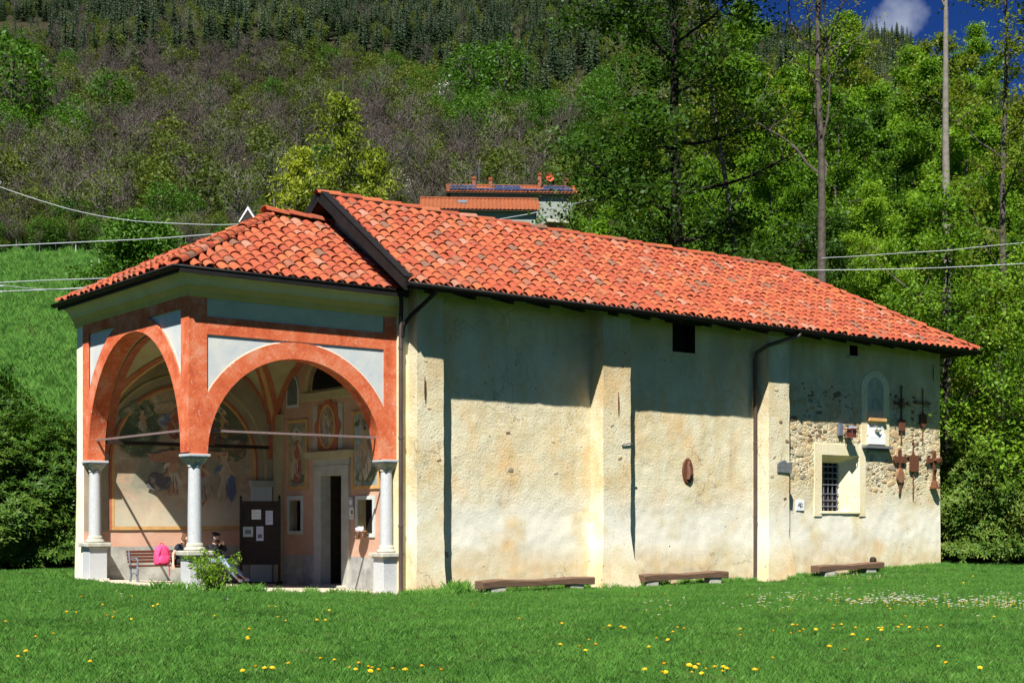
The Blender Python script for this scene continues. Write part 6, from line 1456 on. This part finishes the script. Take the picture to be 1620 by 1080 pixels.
BRK = simple('chimney_brick', (.20, .07, .045), (.30, .11, .07), 3, .5, .02, .95)
for q, v, hh in ((3.3, .98, .8), (5.2, .7, .9), (11.0, .75, 1.5), (14.2, .9, .8)):
    b = Vector((q, 0, h))+up*v; c = MB().box((b.x-.2, b.y-.2, b.z-.2), (b.x+.2, b.y+.2, b.z+hh)).build('chimney', BRK, t, bevel=.02); MB().box((b.x-.28, b.y-.28, b.z+hh), (b.x+.28, b.y+.28, b.z+hh+.12)).box((b.x-.2, b.y-.2, b.z+hh+.12), (b.x+.2, b.y+.2, b.z+hh+.3)).build('chimney_cap', TR, c)
b = Vector((12.2, 4.0, h+1.6)); MB().lathe([(0, 0), (.4, .06), (.52, .2), (.5, .21), (.38, .09), (0, .03)], (0, 0, 0), 16).build('satellite_dish', simple('red_dish', (.55, .08, .03), (.6, .1, .05), 2, 0, .01), t, loc=(b.x, b.y-.2, b.z+1.0), rot=(R(75), 0, R(20))); MB().tube([(b.x, b.y, b.z-.2), (b.x, b.y, b.z+1.0)], .04, 6).build('dish_pole', M['grey_iron'], t)
m = MB().tube([(3.9, 4, h+1.6), (3.9, 4, h+3.9)], .035, 6)
for k in range(5): m.tube([(3.6, 4, h+3.1+k*.18), (4.2, 4, h+3.1+k*.18)], .018, 4)
m.build('antenna', M['grey_iron'], t)
# third bit of roof and a shed by the farm
x, y = atS(868, 128); t = empty('garden_shed', (x, y, G(x, y)), -YAW+.3); MB().box((0, 0, 0), (2.4, 2, za(352, 128)-G(x, y))).build('wall', simple('orange_render', (.35, .13, .06), (.42, .18, .09), 1, .2, .01), t); MB().box((-.2, -.3, za(352, 128)-G(x, y)), (2.6, 2.3, za(349, 128)-G(x, y)+.1)).build('roof', M['stone'], t, bevel=.03); tag(t, 'small orange rendered shed below the farmhouses at the edge of the trees', 'shed')
# A-frame hut, its peak over the porch roof
x, y = atS(379, 150); zb = G(x, y); hh = za(328, 150)-zb; t = empty('hut', (x, y, zb), -YAW)
hb = za(351, 150)-zb; fy = lambda a, b, d: (a, d, b); MB().prism([(.0, 0), (1.75, 0), (1.75, hb), (.87, hh), (0, hb)], fy, .05, 2.5).build('wall', M['wood_dark'], t)
for q in ((-.12, hb, .87, hh+.1), (1.87, hb, .87, hh+.1)): MB().prism([(q[0], q[1]), (q[0]+(.13 if q[0] < 0 else -.13), q[1]), (.87+(.0), q[3]-.3), (.87, q[3])], fy, -.02, .05).build('fascia_board', M['marble'], t)
for q in (-1, 1): MB().prism([(.87+q*.99, hb-.02), (.87+q*1.06, hb-.02), (.87, hh+.2), (.87, hh+.1)], fy, .1, 2.6).build('roof', M['grey_iron'], t)
tag(t, 'small wooden hut with steep white edged gable peeping over the porch roof', 'hut')
# white car by the meadow edge
x, y = atS(262, 150); t = empty('parked_car', (x, y, G(x, y)-.1), -YAW+.1); cb_ = NT('white_car_paint').done((.75, .78, .82), .25, None, .5)
m = MB(); P_ = [(0, .35), (.1, .75), (.9, .9), (1.4, 1.35), (2.9, 1.38), (3.6, .95), (4.0, .85), (4.05, .35)]; m.prism(P_, fy, 0, 1.65); m.build('body', cb_, t, bevel=.06)
for q in ((1.0, .92, 1.42, 1.3), (2.95, .95, 3.4, .98)): pass
MB().prism([(1.05, .92), (1.45, 1.28), (2.1, 1.3), (2.1, .92)], fy, -.01, .03).build('side_window', M['black'], t); MB().prism([(2.2, .92), (2.2, 1.3), (2.85, 1.3), (3.35, .95)], fy, -.01, .03).build('side_window', M['black'], t)
for q in (.75, 3.2): w_ = MB().tube([(q, -.03, .33), (q, .2, .33)], .33, 16).build('wheel', M['black'], t); MB().tube([(q, -.05, .33), (q, .0, .33)], .19, 12).build('hubcap', M['grey_iron'], w_)
tag(t, 'white car parked at the top edge of the meadow right of the round tree', 'car')
# fence posts on the meadow
for px, py, hh, lean in ((146, 430, 1.2, -.08), (158, 430, 1.3, -.1), (120, 402, 1.1, 0), (157, 400, 1.1, 0), (200, 404, 1.1, 0), (309, 357, 1.6, 0), (285, 353, 1.4, 0)):
    lo, hi = 60, 168
    for _ in range(30):
        md_ = (lo+hi)/2; x, y = atS(px, md_)
        if rowpy(x, y, G(x, y), md_) > py: lo = md_
        else: hi = md_
    o = MB().tube([(0, 0, -.2), (lean, 0, hh)], [.06, .05], 6).build('fence_post', M['greystone'], None, loc=(x, y, G(x, y))); tag(o, 'weathered fence post standing on the meadow left of the porch roof', 'post', 'fence posts on the meadow')
# overhead cables
CBM = simple('grey_cable', (.34, .38, .40), (.42, .46, .47), 2, 0, .001, .5)
def cable(pts, s0, s1, label, r=.017):
    P_ = []; n_ = len(pts)
    for i, (px, py) in enumerate(pts): P_.append(Vector(atS(px, lerp(s0, s1, i/(n_-1)), py)))
    # smooth catenary through the surveyed points
    Q = []
    for i in range(n_-1):
        p0, p1, p2, p3 = P_[max(0, i-1)], P_[i], P_[i+1], P_[min(n_-1, i+2)]
        for k in range(8):
            t_ = k/8; Q.append(.5*((2*p1)+(p2-p0)*t_+(2*p0-5*p1+4*p2-p3)*t_*t_+(3*p1-p0-3*p2+p3)*t_**3))
    Q.append(P_[-1]); o = MB().tube(Q, r, 6).build('overhead_cable', CBM); tag(o, label, 'cable')
cable([(-700, 120), (-60, 270), (0, 296), (110, 331), (200, 348), (290, 354), (370, 355), (470, 345)], 50, 54, 'highest sagging overhead cable on the left above the meadow')
cable([(-700, 453), (-60, 393), (0, 389), (150, 382), (250, 377), (350, 369), (450, 359)], 50, 54, 'second overhead cable on the left crossing before the meadow')
cable([(-700, 491), (-60, 451), (0, 447), (80, 443), (170, 440), (300, 433)], 50, 53, 'third overhead cable on the left, ending behind the porch roof')
cable([(-700, 377), (-60, 447), (0, 451), (60, 457), (130, 456), (220, 447)], 47, 50, 'loose lower overhead cable on the left near the gutter', .013)
cable([(-700, 473), (-60, 463), (0, 461), (80, 458), (150, 454), (260, 447)], 48, 51, 'lowest overhead cable on the left, ending at the porch eaves')
cable([(1215, 429), (1250, 428), (1400, 426), (1500, 423), (1620, 417), (1700, 412)], 56, 48, 'long overhead cable crossing the trees on the right')
cable([(1300, 408), (1360, 405), (1430, 400), (1500, 396), (1545, 391), (1620, 384)], 54, 52, 'thin upper overhead cable before the trees on the right', .012)
cable([(740, 358), (790, 347), (840, 338), (885, 327), (960, 312)], 62, 66, 'short overhead cable rising from the roof ridge to the farmhouse', .022)
